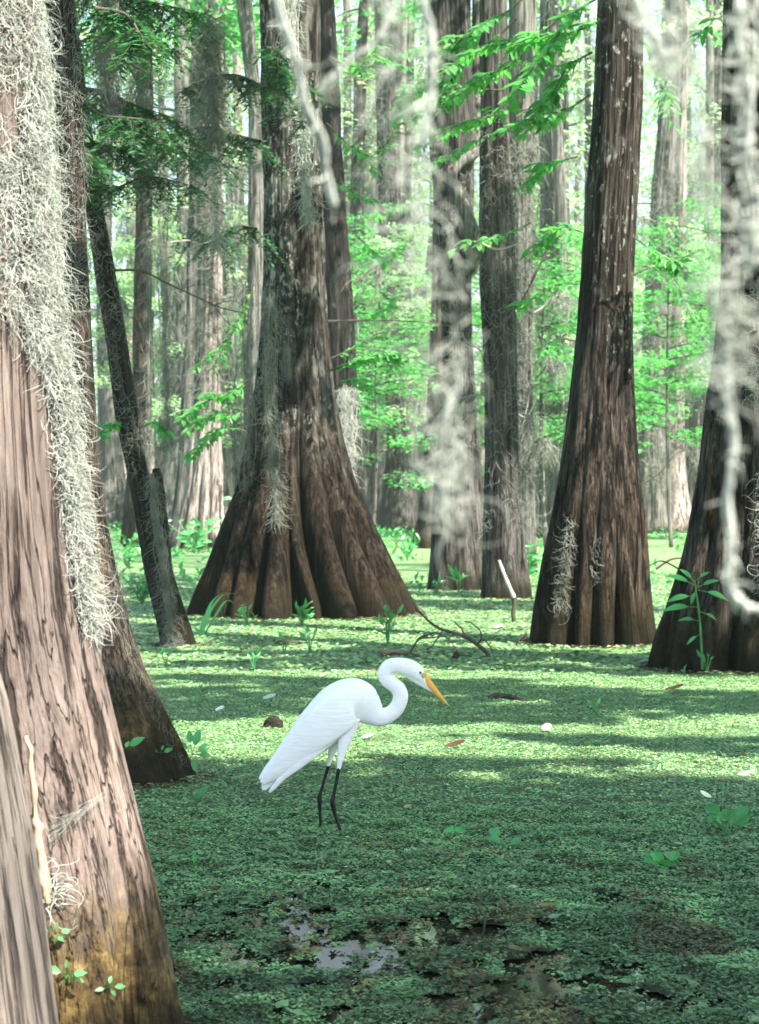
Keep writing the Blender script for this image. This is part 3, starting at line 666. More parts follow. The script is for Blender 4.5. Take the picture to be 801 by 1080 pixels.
def canopy():
    r = R_(99)
    n = 115000
    hgt = 8.5 + 5.5 * r.random(n)
    gx = -13 + 28 * r.random(n); gy = -1 + 31 * r.random(n); k_ = r.random(n) < 0.28; gy[k_] = 3.4 + 5.8 * r.random(int(k_.sum())); gx[k_] = -2.5 + 5.5 * r.random(int(k_.sum()))
    keep = shade(gx, gy)  # crown leaves stay only where their shadow is wanted
    px = gx + S[0] / S[2] * hgt; py_ = gy + S[1] / S[2] * hgt
    # stay outside the camera's view
    inview = (py_ > 2) & ((hgt - H) < (HZ + 90) / F * py_) & (np.abs(px) < 0.19 * py_ + 0.6)
    keep &= ~inview
    pts = np.stack([px, py_, hgt], 1)[keep]
    extra = [('X1', 7.5, 3.5, 'outside'), ('X2', 12.0, 12.5, 'outside'), ('X3', 5.0, -1.5, 'outside'), ('X4', -6.0, 9.0, 'outside'), ('X5', 14.0, 23.0, 'outside')]  # added unseen trees that carry the shading crowns
    texts = {'X1': 'added cypress out of view to the right of the near water', 'X2': 'added cypress out of view right of the buttressed tree at the right edge',
             'X3': 'added cypress out of view behind the right shoulder of the viewer', 'X4': 'added cypress out of view left of the pinkish trunk', 'X5': 'added cypress out of view far right beside open water'}
    anchors = [(k, TREES[k]['base'][0], TREES[k]['base'][1]) for k in ('A', 'B', 'C', 'D', 'L', 'M', 'I')] 
    for k, x, y, _ in extra:
        rw = [(1000, 0, 1)]
        zz = np.linspace(-0.1, 14, 60); th = np.arange(24) / 24 * 2 * pi
        rad = 0.26 * (1 - zz / 20) + 0.45 * np.exp(-np.maximum(zz, 0) / 0.9)
        lob = 1 + 0.18 * np.cos(6 * th)[None] * np.exp(-np.maximum(zz, 0) / 1.2)[:, None]
        V = np.stack([x + rad[:, None] * lob * np.cos(th), y + rad[:, None] * lob * np.sin(th), zz[:, None] + 0 * th[None]], -1)
        idx = np.arange(60 * 24).reshape(60, 24); a = idx[:-1]; b = np.roll(a, -1, 1); d = idx[1:]; e = np.roll(d, -1, 1)
        t = empty('bald_cypress', (x, y, 0)); tag(t, texts[k], 'tree')
        mb = MB(); mb.add(V.reshape(-1, 3), q=np.stack([a, b, e, d], -1).reshape(-1, 4))
        prof = dict(Yc=y, cx=lambda z, x=x: x, r=lambda z: 0.26 * (1 - z / 20), top=14.0, base=np.array([x, y, 0.]), obj=t)
        P, Rr = limb_paths(prof, R_(int(x * 10) + 100), 7); tubes(mb, P, Rr, 6)
        mb.build('trunk', BK_M, t, loc=prof['base']); TREES[k] = prof; anchors.append((k, x, y))
    A = np.array([(a[1], a[2]) for a in anchors])
    own = np.argmin(((pts[:, None, :2] - A[None]) ** 2).sum(2), axis=1)
    for i, (k, x, y) in enumerate(anchors):
        C = pts[own == i]
        if len(C) < 50: continue
        mb = MB(); leaf_cloud(mb, C, 0.27, 200 + i, asp=0.85, flat=0.8)
        mb.build('crown', M_fol_mid, TREES[k]['obj'], smooth=False, loc=TREES[k]['base'])
canopy()

# crowns of the middle and far trees that rise into the picture
def high_crown(key, npts, zlo, zhi, rad, size, seed, mat):
    p = TREES[key]; r = R_(seed); k = 26
    z = zlo + (zhi - zlo) * r.random(k); a = r.random(k) * 2 * pi; d = rad * np.sqrt(r.random(k))
    c = np.stack([p['cx'](z) + d * np.cos(a), p['Yc'] + d * np.sin(a), z], 1)
    C = clusters(c, 0.5 + 0.9 * r.random(k), npts, seed)
    mb = MB(); leaf_cloud(mb, C, size, seed)
    mb.build('crown', mat, p['obj'], smooth=False, loc=p['base'])
for i, (k, zlo, zhi) in enumerate((('J', 8, 17), ('J2', 9, 18), ('E', 9, 20), ('F', 10, 20), ('G', 11, 24), ('G2', 11, 18), ('H', 14, 29), ('I2', 13, 23), ('K', 14, 28), ('N', 14, 29), ('O', 16, 35), ('P', 10, 23), ('H2', 20, 42))):
    high_crown(k, 1500, zlo, zhi, 3.2, 0.26, 300 + i, M_fol_mid)

def strands(mb, starts, L, K, r, curl=0.6, hang=1.0, rad=0.0012, out=None, sides=3, cv=0.25):
    """curly strands from starts (N,3)"""
    n = len(starts); L = np.broadcast_to(L, (n,))
    d = r.normal(size=(n, 3)) * 0.7; d[:, 2] -= 0.3
    if out is not None: d += out
    d /= np.linalg.norm(d, axis=1, keepdims=True)
    ax = r.normal(size=(n, 3)); ax /= np.linalg.norm(ax, axis=1, keepdims=True)
    P = [starts]
    st = L / (K - 1)
    for k in range(K - 1):
        d = d + np.cross(ax, d) * curl + np.array([0, 0, -0.35 * hang]) + r.normal(size=(n, 3)) * 0.18 * curl
        d /= np.linalg.norm(d, axis=1, keepdims=True)
        P.append(P[-1] + d * st[:, None])
    P = np.stack(P, 1)
    Rr = rad * (0.7 + 0.7 * r.random(n))[:, None] * np.linspace(1.0, 0.35, K)[None]
    k_ = 1 - cv + 2 * cv * r.random(n)
    tubes(mb, P, Rr, sides, c=np.stack([k_, k_, k_ * 0.98], 1))
    return P


# ------------------------------------------------------------------ far trunks (copies of three)
def far_trunks():
    protos = []
    for s in range(3):
        r = R_(500 + s)
        n, m = 90, 28
        Z = np.linspace(-0.1, 30, n); Z = 30 * (np.linspace(0, 1, n) ** 1.4) - 0.1; th = np.arange(m) / m * 2 * pi
        rad = 0.32 * (1 - Z / 40) + (0.45 + .25 * s / 2) * np.exp(-np.maximum(Z, 0) / 1.8)
        bend = 0.5 * (fbm2(Z * 0.12, Z * 0, 60 + s, 2) - .5) * np.minimum(1, Z / 3)
        lob = 1 + 0.16 * np.cos((5 + s) * th + 1)[None] * np.exp(-np.maximum(Z, 0) / 2.5)[:, None] + 0.1 * (fbm(np.stack([np.cos(th)[None] * 3 + 0 * Z[:, None], np.sin(th)[None] * 3 + 0 * Z[:, None], Z[:, None] * 0.4 + 0 * th[None]], -1), s, 3) - .5)
        V = np.stack([bend[:, None] * 2 + rad[:, None] * lob * np.cos(th), rad[:, None] * lob * np.sin(th), Z[:, None] + 0 * th[None]], -1)
        idx = np.arange(n * m).reshape(n, m); a = idx[:-1]; b = np.roll(a, -1, 1); d = idx[1:]; e = np.roll(d, -1, 1)
        mb = MB(); mb.add(V.reshape(-1, 3), q=np.stack([a, b, e, d], -1).reshape(-1, 4), bark=V.reshape(-1, 3))
        k = 9; zz = 7 + 20 * r.random(k); aa = r.random(k) * 2 * pi; u = np.linspace(0, 1, 7)
        P = np.stack([np.stack([np.cos(aa[i]) * u * 2.4, np.sin(aa[i]) * u * 2.4, zz[i] + u * 0.7 - u * u * 0.6], 1) for i in range(k)])
        tubes(mb, P, np.tile(0.05 * (1 - .85 * u), (k, 1)), 4)
        t = empty('bald_cypress', (0, 0, 0))
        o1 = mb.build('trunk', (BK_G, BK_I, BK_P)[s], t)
        kk = 34; z = 9 + 20 * r.random(kk) ** 0.9; a_ = r.random(kk) * 2 * pi; d_ = 3.0 * np.sqrt(r.random(kk))
        C = clusters(np.stack([d_ * np.cos(a_), d_ * np.sin(a_), z], 1), 0.6 + 1.0 * r.random(kk), 1700, 510 + s)
        mb = MB(); leaf_cloud(mb, C, 0.30, 520 + s)
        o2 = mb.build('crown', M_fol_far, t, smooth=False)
        ns = 900; zz2 = 4.5 + 15 * r.random(ns); a2 = r.random(ns) * 2 * pi; d2 = 0.3 + 1.3 * r.random(ns) ** 2.5
        q_ = (r.random(14) * ns).astype(int); jj = q_[r.integers(0, 14, ns)]
        st_ = np.stack([d2[jj] * np.cos(a2[jj]), d2[jj] * np.sin(a2[jj]), zz2[jj]], 1) + r.normal(size=(ns, 3)) * np.array([.13, .13, .55])
        mb = MB(); strands(mb, st_, 0.5 + 0.5 * r.random(ns), 6, r, 0.35, 1.4, 0.011)
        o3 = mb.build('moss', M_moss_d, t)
        protos.append((t, o1, o2, o3))
    return protos
MARKS = [(-9999, 'the left edge'), (30, 'the pinkish trunk'), (100, 'the thin leaning trunk'), (145, 'the moss sleeve'), (205, 'the pale pink fluted tree'), (270, 'the slender grey trunk'), (310, 'the great cypress'), (355, 'the dark trunk behind it'), (415, 'the swollen foot trunk'), (480, 'the forked trunk'), (530, 'the dark narrow trunk'), (585, 'the mossy grey trunk'), (640, 'the ribbed cypress'), (692, 'the grey leaning trunk'), (742, 'the dim leaning trunk'), (795, 'the right edge cypress'), (9999, 'the right edge')]
ORD = ['first', 'second', 'third', 'fourth', 'fifth', 'sixth', 'seventh', 'eighth']
def gap_labels(what, xy):
    """tell far copies apart by the gap they are seen in and their order there"""
    n = len(xy); px = [x / y * F + CX for x, y in xy]; gap = []; out = [None] * n
    for p in px:
        if p < -5: gap.append('L')
        elif p > 806: gap.append('R')
        else: gap.append(max(k for k in range(len(MARKS)) if MARKS[k][0] <= p))
    for g in set(gap):
        ids = sorted([i for i in range(n) if gap[i] == g], key=lambda i: px[i])
        for j, i in enumerate(ids):
            if g in ('L', 'R'): out[i] = what + ' beyond the ' + ('left' if g == 'L' else 'right') + ' edge of the view'
            elif len(ids) == 1: out[i] = what + ' between ' + MARKS[g][1].replace('the ', '', 1) + ' and ' + MARKS[g + 1][1].replace('the ', '', 1)
            else: out[i] = ORD[j] + ' ' + what + ' from left after ' + MARKS[g][1]
    return out
FAR_GROUP = 'distant cypress trunks among the far trees'
FAR_LABEL = 'distant straight pale cypress trunk rising from bright water far behind'
protos = far_trunks()
r = R_(77)
used = [False] * 3
spots = []
for (px, Y) in ((118, 74), (176, 88), (160, 118), (190, 66), (245, 80), (250, 120), (372, 100), (358, 128), (418, 112), (448, 95), (500, 130), (510, 84), (586, 92), (603, 76), (612, 125), (690, 130), (722, 96), (745, 118), (752, 80), (728, 140), (128, 98), (140, 130), (30, 90), (60, 110), (300, 110), (540, 105), (640, 100), (398, 140), (470, 145), (560, 140), (770, 100), (216, 140), (660, 86), (268, 135), (792, 90), (233, 72), (148, 104), (380, 76), (408, 92), (596, 60), (617, 84), (708, 68), (716, 110), (565, 70), (529, 78), (184, 82), (106, 88), (264, 98), (428, 76), (10, 128), (334, 140), (436, 128), (574, 118), (626, 142)):
    spots.append(((px - CX) / F * Y, Y))
for _ in range(14):
    Y = 60 + 90 * r.random(); sx = (0.17 + 0.13 * r.random()) * Y * (1 if r.random() < .5 else -1); spots.append((sx, Y))
FL = gap_labels('distant trunk', spots)
for i, (x, y) in enumerate(spots):
    s = i % 3; p = protos[s]
    if not used[s]:
        t = p[0]; used[s] = True; kids = p[1:]
    else:
        t = p[0].copy(); COL.objects.link(t); kids = []
        for c in p[1:]:
            d = c.copy(); COL.objects.link(d); d.parent = t; kids.append(d)
    t.location = (x, y, 0); t.rotation_euler = ((r.random() - .5) * .05, (r.random() - .5) * .09, r.random() * 6.28)
    q = 0.62 + 0.5 * r.random(); t.scale = (q, q, 0.85 + 0.3 * r.random())
    tag(t, FL[i], 'tree', FAR_GROUP)

# ------------------------------------------------------------------ understory trees with pale leaves
def under_proto(seed, mat, size, hgt, spread, npts):
    r = R_(seed)
    t = empty('young_tree', (0, 0, 0)); mb = MB()
    u = np.linspace(0, 1, 12)
    bx = 0.4 * np.sin(u * 2 + seed)
    P = [np.stack([bx, 0.2 * u, u * hgt - 0.1], 1)]; Rr = [0.06 * (1 - 0.8 * u)]
    cen = []; rad = []
    nb = 18
    for k in range(nb):
        z0 = hgt * (0.34 + 0.64 * k / nb); a = r.random() * 2 * pi; L = spread * (1.05 - 0.55 * k / nb) * (0.6 + 0.6 * r.random())
        x0 = 0.4 * sin(z0 / hgt * 2 + seed)
        p = np.stack([x0 + np.cos(a) * u * L, 0.2 * z0 / hgt + np.sin(a) * u * L, z0 + u * L * 0.25 - u * u * L * 0.15], 1)
        P.append(p); Rr.append(0.022 * (1 - 0.85 * u))
        for f in (0.45, 0.7, 0.95):
            cen.append(p[int(f * 11)] + r.normal(size=3) * 0.12); rad.append(0.28 + 0.35 * r.random())
    tubes(mb, np.array(P), np.array(Rr), 5)
    a_ = mb.build('trunk', BK_G, t)
    C = clusters(np.array(cen), np.array(rad) * spread / 1.8, npts, seed, 0.32)
    mb = MB(); leaf_cloud(mb, C, size, seed + 1, flat=0.75)
    b_ = mb.build('crown', mat, t, smooth=False)
    return (t, a_, b_)
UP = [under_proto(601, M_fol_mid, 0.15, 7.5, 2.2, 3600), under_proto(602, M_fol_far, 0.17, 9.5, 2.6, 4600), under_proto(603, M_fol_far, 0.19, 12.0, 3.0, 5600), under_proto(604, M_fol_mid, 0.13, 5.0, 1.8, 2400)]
used = [False] * 4
ulist = []
for (px, Y, k, s) in ((382, 42, 3, 0.9), (366, 62, 0, 1.1), (590, 36, 3, 0.9), (608, 54, 0, 1.1), (576, 74, 1, 1.1), (716, 50, 0, 0.9), (738, 70, 1, 1.0), (158, 66, 1, .9), (252, 70, 1, .8), (502, 60, 0, 1.0), (540, 90, 2, 1.0),
                      (426, 82, 1, 1.0), (192, 104, 2, 1), (402, 108, 2, 1.1), (785, 70, 1, 1.0), (600, 116, 2, 1.1), (700, 112, 2, 1.1), (334, 104, 2, 1.0), (80, 100, 2, 1.0), (372, 84, 1, 1.1), (440, 100, 2, 1.1), (520, 104, 2, 1.1), (560, 62, 1, 1.0), (640, 90, 2, 1.1), (668, 80, 1, 1.1), (730, 96, 2, 1.1), (226, 90, 2, 1.0), (130, 84, 1, 1.0), (168, 100, 2, 1.1), (756, 58, 0, 1.1), (394, 66, 1, 1.0)):
    ulist.append(((px - CX) / F * Y, Y, k, s))
for _ in range(16):
    Y = 40 + 80 * r.random(); sx = (0.18 + 0.12 * r.random()) * Y * (1 if r.random() < .5 else -1); ulist.append((sx, Y, int(r.integers(0, 4)), 0.9 + .4 * r.random()))
ULAB = {0: ('mid height young tree with layered bright green leaves between the trunks', 'mid height young trees between the trunks'),
        1: ('tall young tree with pale green layered leaves behind the trunks', 'tall pale young trees behind the trunks'),
        2: ('very tall pale green leafy tree filling the far gaps', 'very tall pale leafy trees in the far gaps'),
        3: ('low young tree with fresh green leaves over the water', 'low young trees over the water')}
UL = [None] * len(ulist)
for kk, w in ((0, 'mid height leafy tree'), (1, 'tall pale leafy tree'), (2, 'far tallest leafy tree'), (3, 'low leafy tree')):
    ids = [i for i, u in enumerate(ulist) if u[2] == kk]
    for i, t_ in zip(ids, gap_labels(w, [ulist[i][:2] for i in ids])): UL[i] = t_
for i, (x, y, k, s) in enumerate(ulist):
    p = UP[k]
    if not used[k]:
        t = p[0]; used[k] = True
    else:
        t = p[0].copy(); COL.objects.link(t)
        for c in p[1:]:
            d = c.copy(); COL.objects.link(d); d.parent = t
    t.location = (x, y, 0); t.rotation_euler = (0, 0, r.random() * 6.28); t.scale = (s, s, s * (0.9 + .25 * r.random()))
    tag(t, UL[i], 'tree', ULAB[k][1])

def far_wood():
    r = R_(88); n = 46000
    a = np.radians(90 + (r.random(n) - .5) * 56); d = 122 + 50 * r.random(n)
    x = d * np.cos(a); y = d * np.sin(a); z = 1.0 + 40 * r.random(n) ** 1.15
    f = fbm(np.stack([x * 0.13, y * 0.13, z * 0.2], -1), 70, 4)
    keep = f > 0.525 + 0.03 * sstep(20, 40, z)
    mb = MB(); C = np.stack([x, y, z], 1)[keep]
    leaf_cloud(mb, C, 0.8, 89, asp=0.7, flat=0.5)
    # shrubs along the far shore
    n = 9000; a = np.radians(90 + (r.random(n) - .5) * 56); d = 105 + 40 * r.random(n)
    x = d * np.cos(a); hh = 2.2 * fbm2(x * 0.25, d * 0.25, 71, 3)
    C = np.stack([x, d * np.sin(a), r.random(n) * hh], 1)
    leaf_cloud(mb, C, 0.4, 90, asp=0.7, flat=0.4)
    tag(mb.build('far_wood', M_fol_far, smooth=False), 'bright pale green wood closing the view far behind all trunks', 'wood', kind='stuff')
far_wood()

# low emergent plants far out on the duckweed
def marsh_growth():
    r = R_(91); mb = MB(); n = 30000
    y = np.sqrt(r.random(n) * (95 ** 2 - 27 ** 2) + 27 ** 2); x = (r.random(n) * 2 - 1) * (0.19 * y + 1)
    f = fbm2(x * 0.35, y * 0.22, 92, 4)
    keep = f > 0.54 - 0.05 * sstep(30, 80, y); x, y, f = x[keep], y[keep], f[keep]
    z = r.random(len(x)) * 0.30 * sstep(0.48, 0.62, f) + 0.02
    leaf_cloud(mb, np.stack([x, y, z], 1), 0.13, 93, asp=0.5, flat=0.2, drop=-0.5)
    tag(mb.build('marsh_plants', M_plant, smooth=False), 'low green marsh plants growing through the distant duckweed', 'marsh plants', kind='stuff')
marsh_growth()

# ------------------------------------------------------------------ visible leaf sprays
def blade(base, d, up, L, W, droop=0.25, n=5, tipw=0.0, round_=False):
    d = np.asarray(d, float); d /= np.linalg.norm(d); s = np.cross(d, up); s /= np.linalg.norm(s) + 1e-9; nn = np.cross(s, d)
    u = np.linspace(0, 1, n + 1)
    w = W * 0.5 * (np.sqrt(np.clip(1 - (2 * u - 1) ** 2, 0, 1)) if round_ else np.sin(pi * u ** 0.8) ** 0.9); w[0] = max(w[0], W * 0.05); w[-1] = W * 0.02
    c = np.asarray(base)[None] + d[None] * (u * L)[:, None] - nn[None] * (droop * L * u * u)[:, None] * 1.0
    l_ = c + s[None] * w[:, None] + nn[None] * (w * 0.3)[:, None]; r_ = c - s[None] * w[:, None] + nn[None] * (w * 0.3)[:, None]
    V = np.stack([l_, c, r_], 1).reshape(-1, 3); i = np.arange(n)[:, None] * 3
    q = np.concatenate([i + np.array([[0, 1, 4, 3]]), i + np.array([[1, 2, 5, 4]])])
    return V, q

def spray(name, parent_key, path, Y, leafL, nleaf, seed, mat, label=None, twig=0.006, leafW=0.42, spread=1.1, cat='branch', drop=0.06, ntw=6, group=None):
    """a leafy branch: main twig through pixel path at depth Y, side twigs, leaves along them"""
    r = R_(seed)
    P = np.array([at(p[0], p[1], Y + (p[2] if len(p) > 2 else 0)) for p in path])
    Q = spline(P, 26); L = np.linalg.norm(Q[-1] - Q[0]); u = np.linspace(0, 1, 26)
    mb = MB(); tubes(mb, Q[None], (twig * (1.2 - 0.95 * u))[None], 5, c=(1, 1, 1))
    ml = MB(); paths = [Q]
    for k in range(ntw):
        f = 0.18 + 0.78 * (k + r.random()) / ntw; b = Q[min(25, int(f * 25))]; T = Q[min(25, int(f * 25) + 1)] - Q[max(0, int(f * 25) - 1)]; T /= np.linalg.norm(T) + 1e-9
        sd = np.cross(T, [0, 0, 1.0]); sd /= np.linalg.norm(sd) + 1e-9
        dr = T * 0.8 + sd * (1 if k % 2 else -1) * (0.5 + .5 * r.random()) + np.array([0, 0, 0.25 * (r.random() - .5)]); dr /= np.linalg.norm(dr)
        l2 = L * spread * (0.28 + 0.3 * r.random()); v = np.linspace(0, 1, 10)[:, None]
        p = b + dr * v * l2 + np.array([0, 0, -1]) * v ** 2 * l2 * drop * 0.6
        paths.append(p); tubes(mb, p[None], (twig * 0.55 * (1.1 - 0.9 * v[:, 0]))[None], 4)
    per = max(2, nleaf // len(paths))
    for p in paths:
        m = len(p)
        for j in range(per):
            f = 0.12 + 0.88 * (j + 0.6 * r.random()) / per; i = min(m - 2, int(f * (m - 1))); b = p[i] + (p[i + 1] - p[i]) * r.random(); T = p[i + 1] - p[i]; T /= np.linalg.norm(T) + 1e-9
            sd = np.cross(T, [0, 0, 1.0]); sd /= np.linalg.norm(sd) + 1e-9
            side = 1 if j % 2 else -1
            dr = T * (0.35 + 0.5 * r.random()) + sd * side * (0.5 + 0.4 * r.random()) + np.array([0, 0, -drop + 0.7 * (r.random() - .5)])
            up = np.array([1.1 * (r.random() - .5), 1.0 * (r.random() - .5) - 0.35, 1.0])
            l_ = leafL * (0.6 + 0.6 * r.random())
            V, q = blade(b + dr * 0.01, dr, up, l_, l_ * leafW, 0.15 + 0.2 * r.random(), 4)
            k_ = 0.75 + 0.5 * r.random(); ml.add(V, q=q, c=(k_ * (0.9 + .5 * r.random() ** 2), k_, k_ * 0.9))
    base = P[0]
    if parent_key:
        pr = TREES[parent_key]
        t = mb.build(name, M_twig, pr['obj'], smooth=True, loc=pr['base']); o = ml.build('leaves', mat, None, smooth=False, loc=pr['base']); o.parent = t; o.location = (0, 0, 0)
        if label: t['label'] = label
    else:
        t = empty(name, base); tag(t, label, cat, group)
        mb.build('twig', M_twig, t, loc=base); ml.build('leaves', mat, t, smooth=False, loc=base)
    return t
# long leaved sprays growing on / before the centre trunks
sp = [('J', [(560, -10), (520, 25), (480, 45), (440, 52)], 23.2, .17, 70, .012), ('J', [(545, 20), (500, 60), (460, 85), (435, 100)], 23.4, .17, 64, .012), ('J', [(530, 95), (490, 95), (460, 105), (440, 112)], 23.0, .16, 52, .010),
      ('J', [(575, 60), (540, 70), (515, 80), (490, 95)], 22.6, .17, 60, .010), ('J', [(560, 115), (525, 120), (500, 128), (470, 140)], 23.0, .15, 50, .008), ('J', [(590, 20), (560, 40), (540, 45), (515, 50)], 22.3, .17, 66, .01),
      ('J', [(560, 235), (540, 245), (515, 252), (490, 257)], 23.5, .14, 20, .006), ('I', [(520, 145), (500, 150), (485, 160), (468, 166)], 25.0, .13, 36, .007),
      ('L', [(640, 20), (615, 30), (590, 40), (565, 35)], 16.2, .14, 50, .009), ('L', [(635, -5), (605, 15), (580, 50), (560, 75)], 16.0, .15, 60, .009), ('L', [(625, 55), (600, 70), (585, 95), (570, 110)], 16.5, .14, 52, .008),
      ('L', [(622, 100), (600, 115), (575, 125), (548, 130)], 16.6, .12, 50, .006), ('L', [(610, 165), (590, 170), (575, 175), (560, 190)], 17, .12, 34, .006), ('L', [(615, 245), (595, 240), (580, 250), (565, 262)], 17, .12, 26, .005),
      ('L', [(610, 300), (590, 300), (570, 312), (556, 318)], 17.2, .11, 22, .005),
      ('N', [(672, 40), (690, 55), (700, 85), (705, 115)], 19, .15, 24, .006), ('M', [(770, 15), (755, 20), (745, 30), (735, 40)], 13.8, .1, 12, .004),
      ('L', [(668, 250), (690, 265), (710, 275), (725, 270)], 17.6, .12, 40, .006), ('L', [(668, 290), (690, 282), (715, 286), (738, 290)], 17.8, .11, 40, .006), ('N', [(700, 275), (715, 300), (725, 330), (740, 325)], 18.6, .10, 26, .005),
      ('D', [(345, 392), (365, 385), (390, 378), (428, 380)], 19.5, .14, 70, .010), ('D', [(350, 378), (375, 368), (400, 372), (420, 368)], 19.7, .13, 54, .008), ('D', [(352, 410), (365, 402), (380, 405), (395, 412)], 20, .12, 26, .006),
      ('D', [(268, 300), (255, 330), (240, 360), (225, 372)], 20.5, .09, 60, .006), ('D', [(262, 400), (245, 415), (228, 418), (210, 430)], 20.0, .13, 44, .007), ('D', [(262, 430), (245, 438), (230, 436), (214, 445)], 20.2, .12, 34, .006), ('D', [(260, 455), (240, 452), (222, 462), (208, 474)], 20.1, .12, 36, .006),
      ('D', [(345, 190), (362, 195), (376, 205), (392, 210)], 21, .12, 22, .006), ('D', [(348, 60), (370, 70), (392, 60), (420, 70)], 21.4, .11, 70, .008), ('D', [(345, 130), (365, 150), (390, 165), (410, 150)], 21.3, .11, 50, .007),
      ('C', [(134, 452), (122, 448), (112, 456), (100, 462)], 17.5, .13, 20, .005), ('C', [(148, 452), (160, 446), (166, 450), (175, 456)], 17.5, .12, 16, .005),
      ('H', [(400, 300), (380, 305), (365, 300), (350, 310)], 45, .24, 44, .012), ('E', [(378, 250), (390, 262), (400, 268), (415, 262)], 36, .22, 44, .012), ('E', [(378, 330), (392, 330), (402, 325), (415, 315)], 35, .2, 40, .01)]
for i, (k, p, Y, L_, n_, tw) in enumerate(sp):
    spray('leafy_branch', k, p, Y, L_ * 0.82, int(n_ * 2.2), 700 + i, M_fol_mid, twig=tw)

# feathery dark cypress foliage upper left, on the thin dark trunk and neighbours
def feathery(key, path, Y, nfrond, fl, seed, twig=0.012, dens=26):
    r = R_(seed); pr = TREES[key]
    P = np.array([at(p[0], p[1], Y) for p in path]); Q = spline(P, 30); u = np.linspace(0, 1, 30)
    Q[:, 1] += 0.5 * np.sin(u * 3 + seed) * 0.4
    mb = MB(); tubes(mb, Q[None], (twig * (1.2 - u))[None], 5)
    ml = MB(); PP = []; CC = []; DD = []
    for k in range(nfrond):
        i = int(29 * (0.05 + 0.95 * r.random())); b = Q[i]
        a = r.random() * 2 * pi; d = np.array([cos(a), sin(a) * 0.8, -0.25 - 0.7 * r.random()]); d /= np.linalg.norm(d)
        v = np.linspace(0, 1, 8)[:, None]; l_ = fl * (0.5 + 0.8 * r.random()); p = b + d * v * l_ + np.array([0, 0, -1]) * v ** 2 * l_ * 0.35
        PP.append(p)
        for j in range(dens):
            f = (j + .5) / dens; i2 = f * 7; q = p[int(i2)] + (p[min(7, int(i2) + 1)] - p[int(i2)]) * (i2 % 1)
            sd = np.cross(d, [0, 0, 1.0]); sd /= np.linalg.norm(sd) + 1e-9
            dr = d * 0.5 + sd * (1 if j % 2 else -1) * 0.9 + r.normal(size=3) * 0.15
            CC.append(q); DD.append(dr)
    PP = np.array(PP); tubes(mb, PP, np.tile(0.0035 * (1.2 - np.linspace(0, 1, 8)), (len(PP), 1)), 3)
    CC = np.array(CC); DD = np.array(DD); DD /= np.linalg.norm(DD, axis=1, keepdims=True)
    n = len(CC); L = (0.045 + 0.05 * r.random(n))[:, None]; up = r.normal(size=(n, 3)) * .3 + np.array([0, -.2, 1]); s = np.cross(DD, up); s /= np.linalg.norm(s, axis=1, keepdims=True); w = L * 0.13
    V = np.stack([CC, CC + DD * L * .5 + s * w, CC + DD * L, CC + DD * L * .5 - s * w], 1); i = np.arange(n)[:, None] * 4
    k_ = 0.6 + 0.8 * r.random(n); ml.add(V.reshape(-1, 3), q=i + np.array([[0, 1, 2, 3]]), c=np.repeat(np.stack([k_, k_, k_], 1), 4, axis=0))
    t = mb.build('feathery_branch', M_twig, pr['obj'], loc=pr['base']); o = ml.build('needles', M_fol_dark, None, smooth=False, loc=pr['base']); o.parent = t; o.location = (0, 0, 0)
for i, (k, p, Y, nf, fl) in enumerate((('C', [(82, 90), (120, 100), (145, 115), (175, 125)], 17.2, 70, .30), ('C', [(85, 105), (110, 125), (150, 130), (200, 135)], 16.8, 60, .3), ('C', [(90, 150), (130, 160), (170, 150), (230, 165)], 17.4, 70, .32), ('C', [(70, 60), (100, 40), (140, 30), (170, 40)], 17.4, 60, .34),
                             ('D', [(275, 150), (250, 140), (215, 130), (180, 140)], 19.4, 80, .34), ('D', [(280, 90), (250, 75), (220, 80), (190, 100)], 19.6, 60, .3), ('D', [(285, 40), (292, 60), (295, 85), (300, 115)], 18.9, 40, .2), ('C', [(100, 190), (125, 200), (160, 190), (210, 200)], 17.2, 44, .26),
                             ('C', [(60, -5), (110, -2), (160, 5), (215, 12)], 17.3, 80, .34), ('C', [(60, 130), (75, 150), (90, 160), (100, 170)], 16.2, 40, .24), ('D', [(335, 110), (325, 90), (318, 105), (320, 140)], 18.8, 16, .14),
                             ('D', [(270, 240), (250, 235), (225, 245), (200, 240)], 20, 50, .28), ('B', [(95, 0), (130, 10), (150, 40), (165, 60)], 12, 40, .2))):
    feathery(k, p, Y, nf, fl, 800 + i)

# ------------------------------------------------------------------ dead branches, as parts of their trees
def dead(key, paths, Y, mat=None, px=1.0, name='dead_branch', dy=0.0):
    pr = TREES[key]; mb = MB()
    for (pts, w) in paths:
        P = np.array([at(p[0], p[1], Y + (p[2] if len(p) > 2 else 0)) for p in pts]); Q = spline(P, 22); u = np.linspace(0, 1, 22)
        tubes(mb, Q[None], (w / 2 / F * Y * (1.1 - 0.75 * u))[None], 6)
    mb.build(name, mat or M_twig, pr['obj'], loc=pr['base'])
dead('C', [([(84, 92), (108, 96), (140, 110), (165, 140)], 2.4), ([(140, 110), (150, 125), (162, 145), (155, 165), (140, 185)], 1.3), ([(120, 98), (140, 92), (150, 95)], 1)], 17.6)
dead('C', [([(118, 285), (150, 286), (175, 298), (205, 312), (235, 325), (258, 330)], 2.6), ([(205, 312), (225, 322), (240, 340), (255, 348)], 1.4), ([(190, 305), (215, 300), (240, 312)], 1.1), ([(225, 322), (250, 318), (268, 340)], 1.1)], 17.9)
dead('C', [([(118, 18), (130, 28), (150, 42), (162, 50)], 1.5), ([(60, 58), (75, 40), (88, 30)], 1)], 16.5)
dead('E', [([(343, 339), (375, 338), (412, 338), (455, 341), (482, 350)], 2.6)], 38)
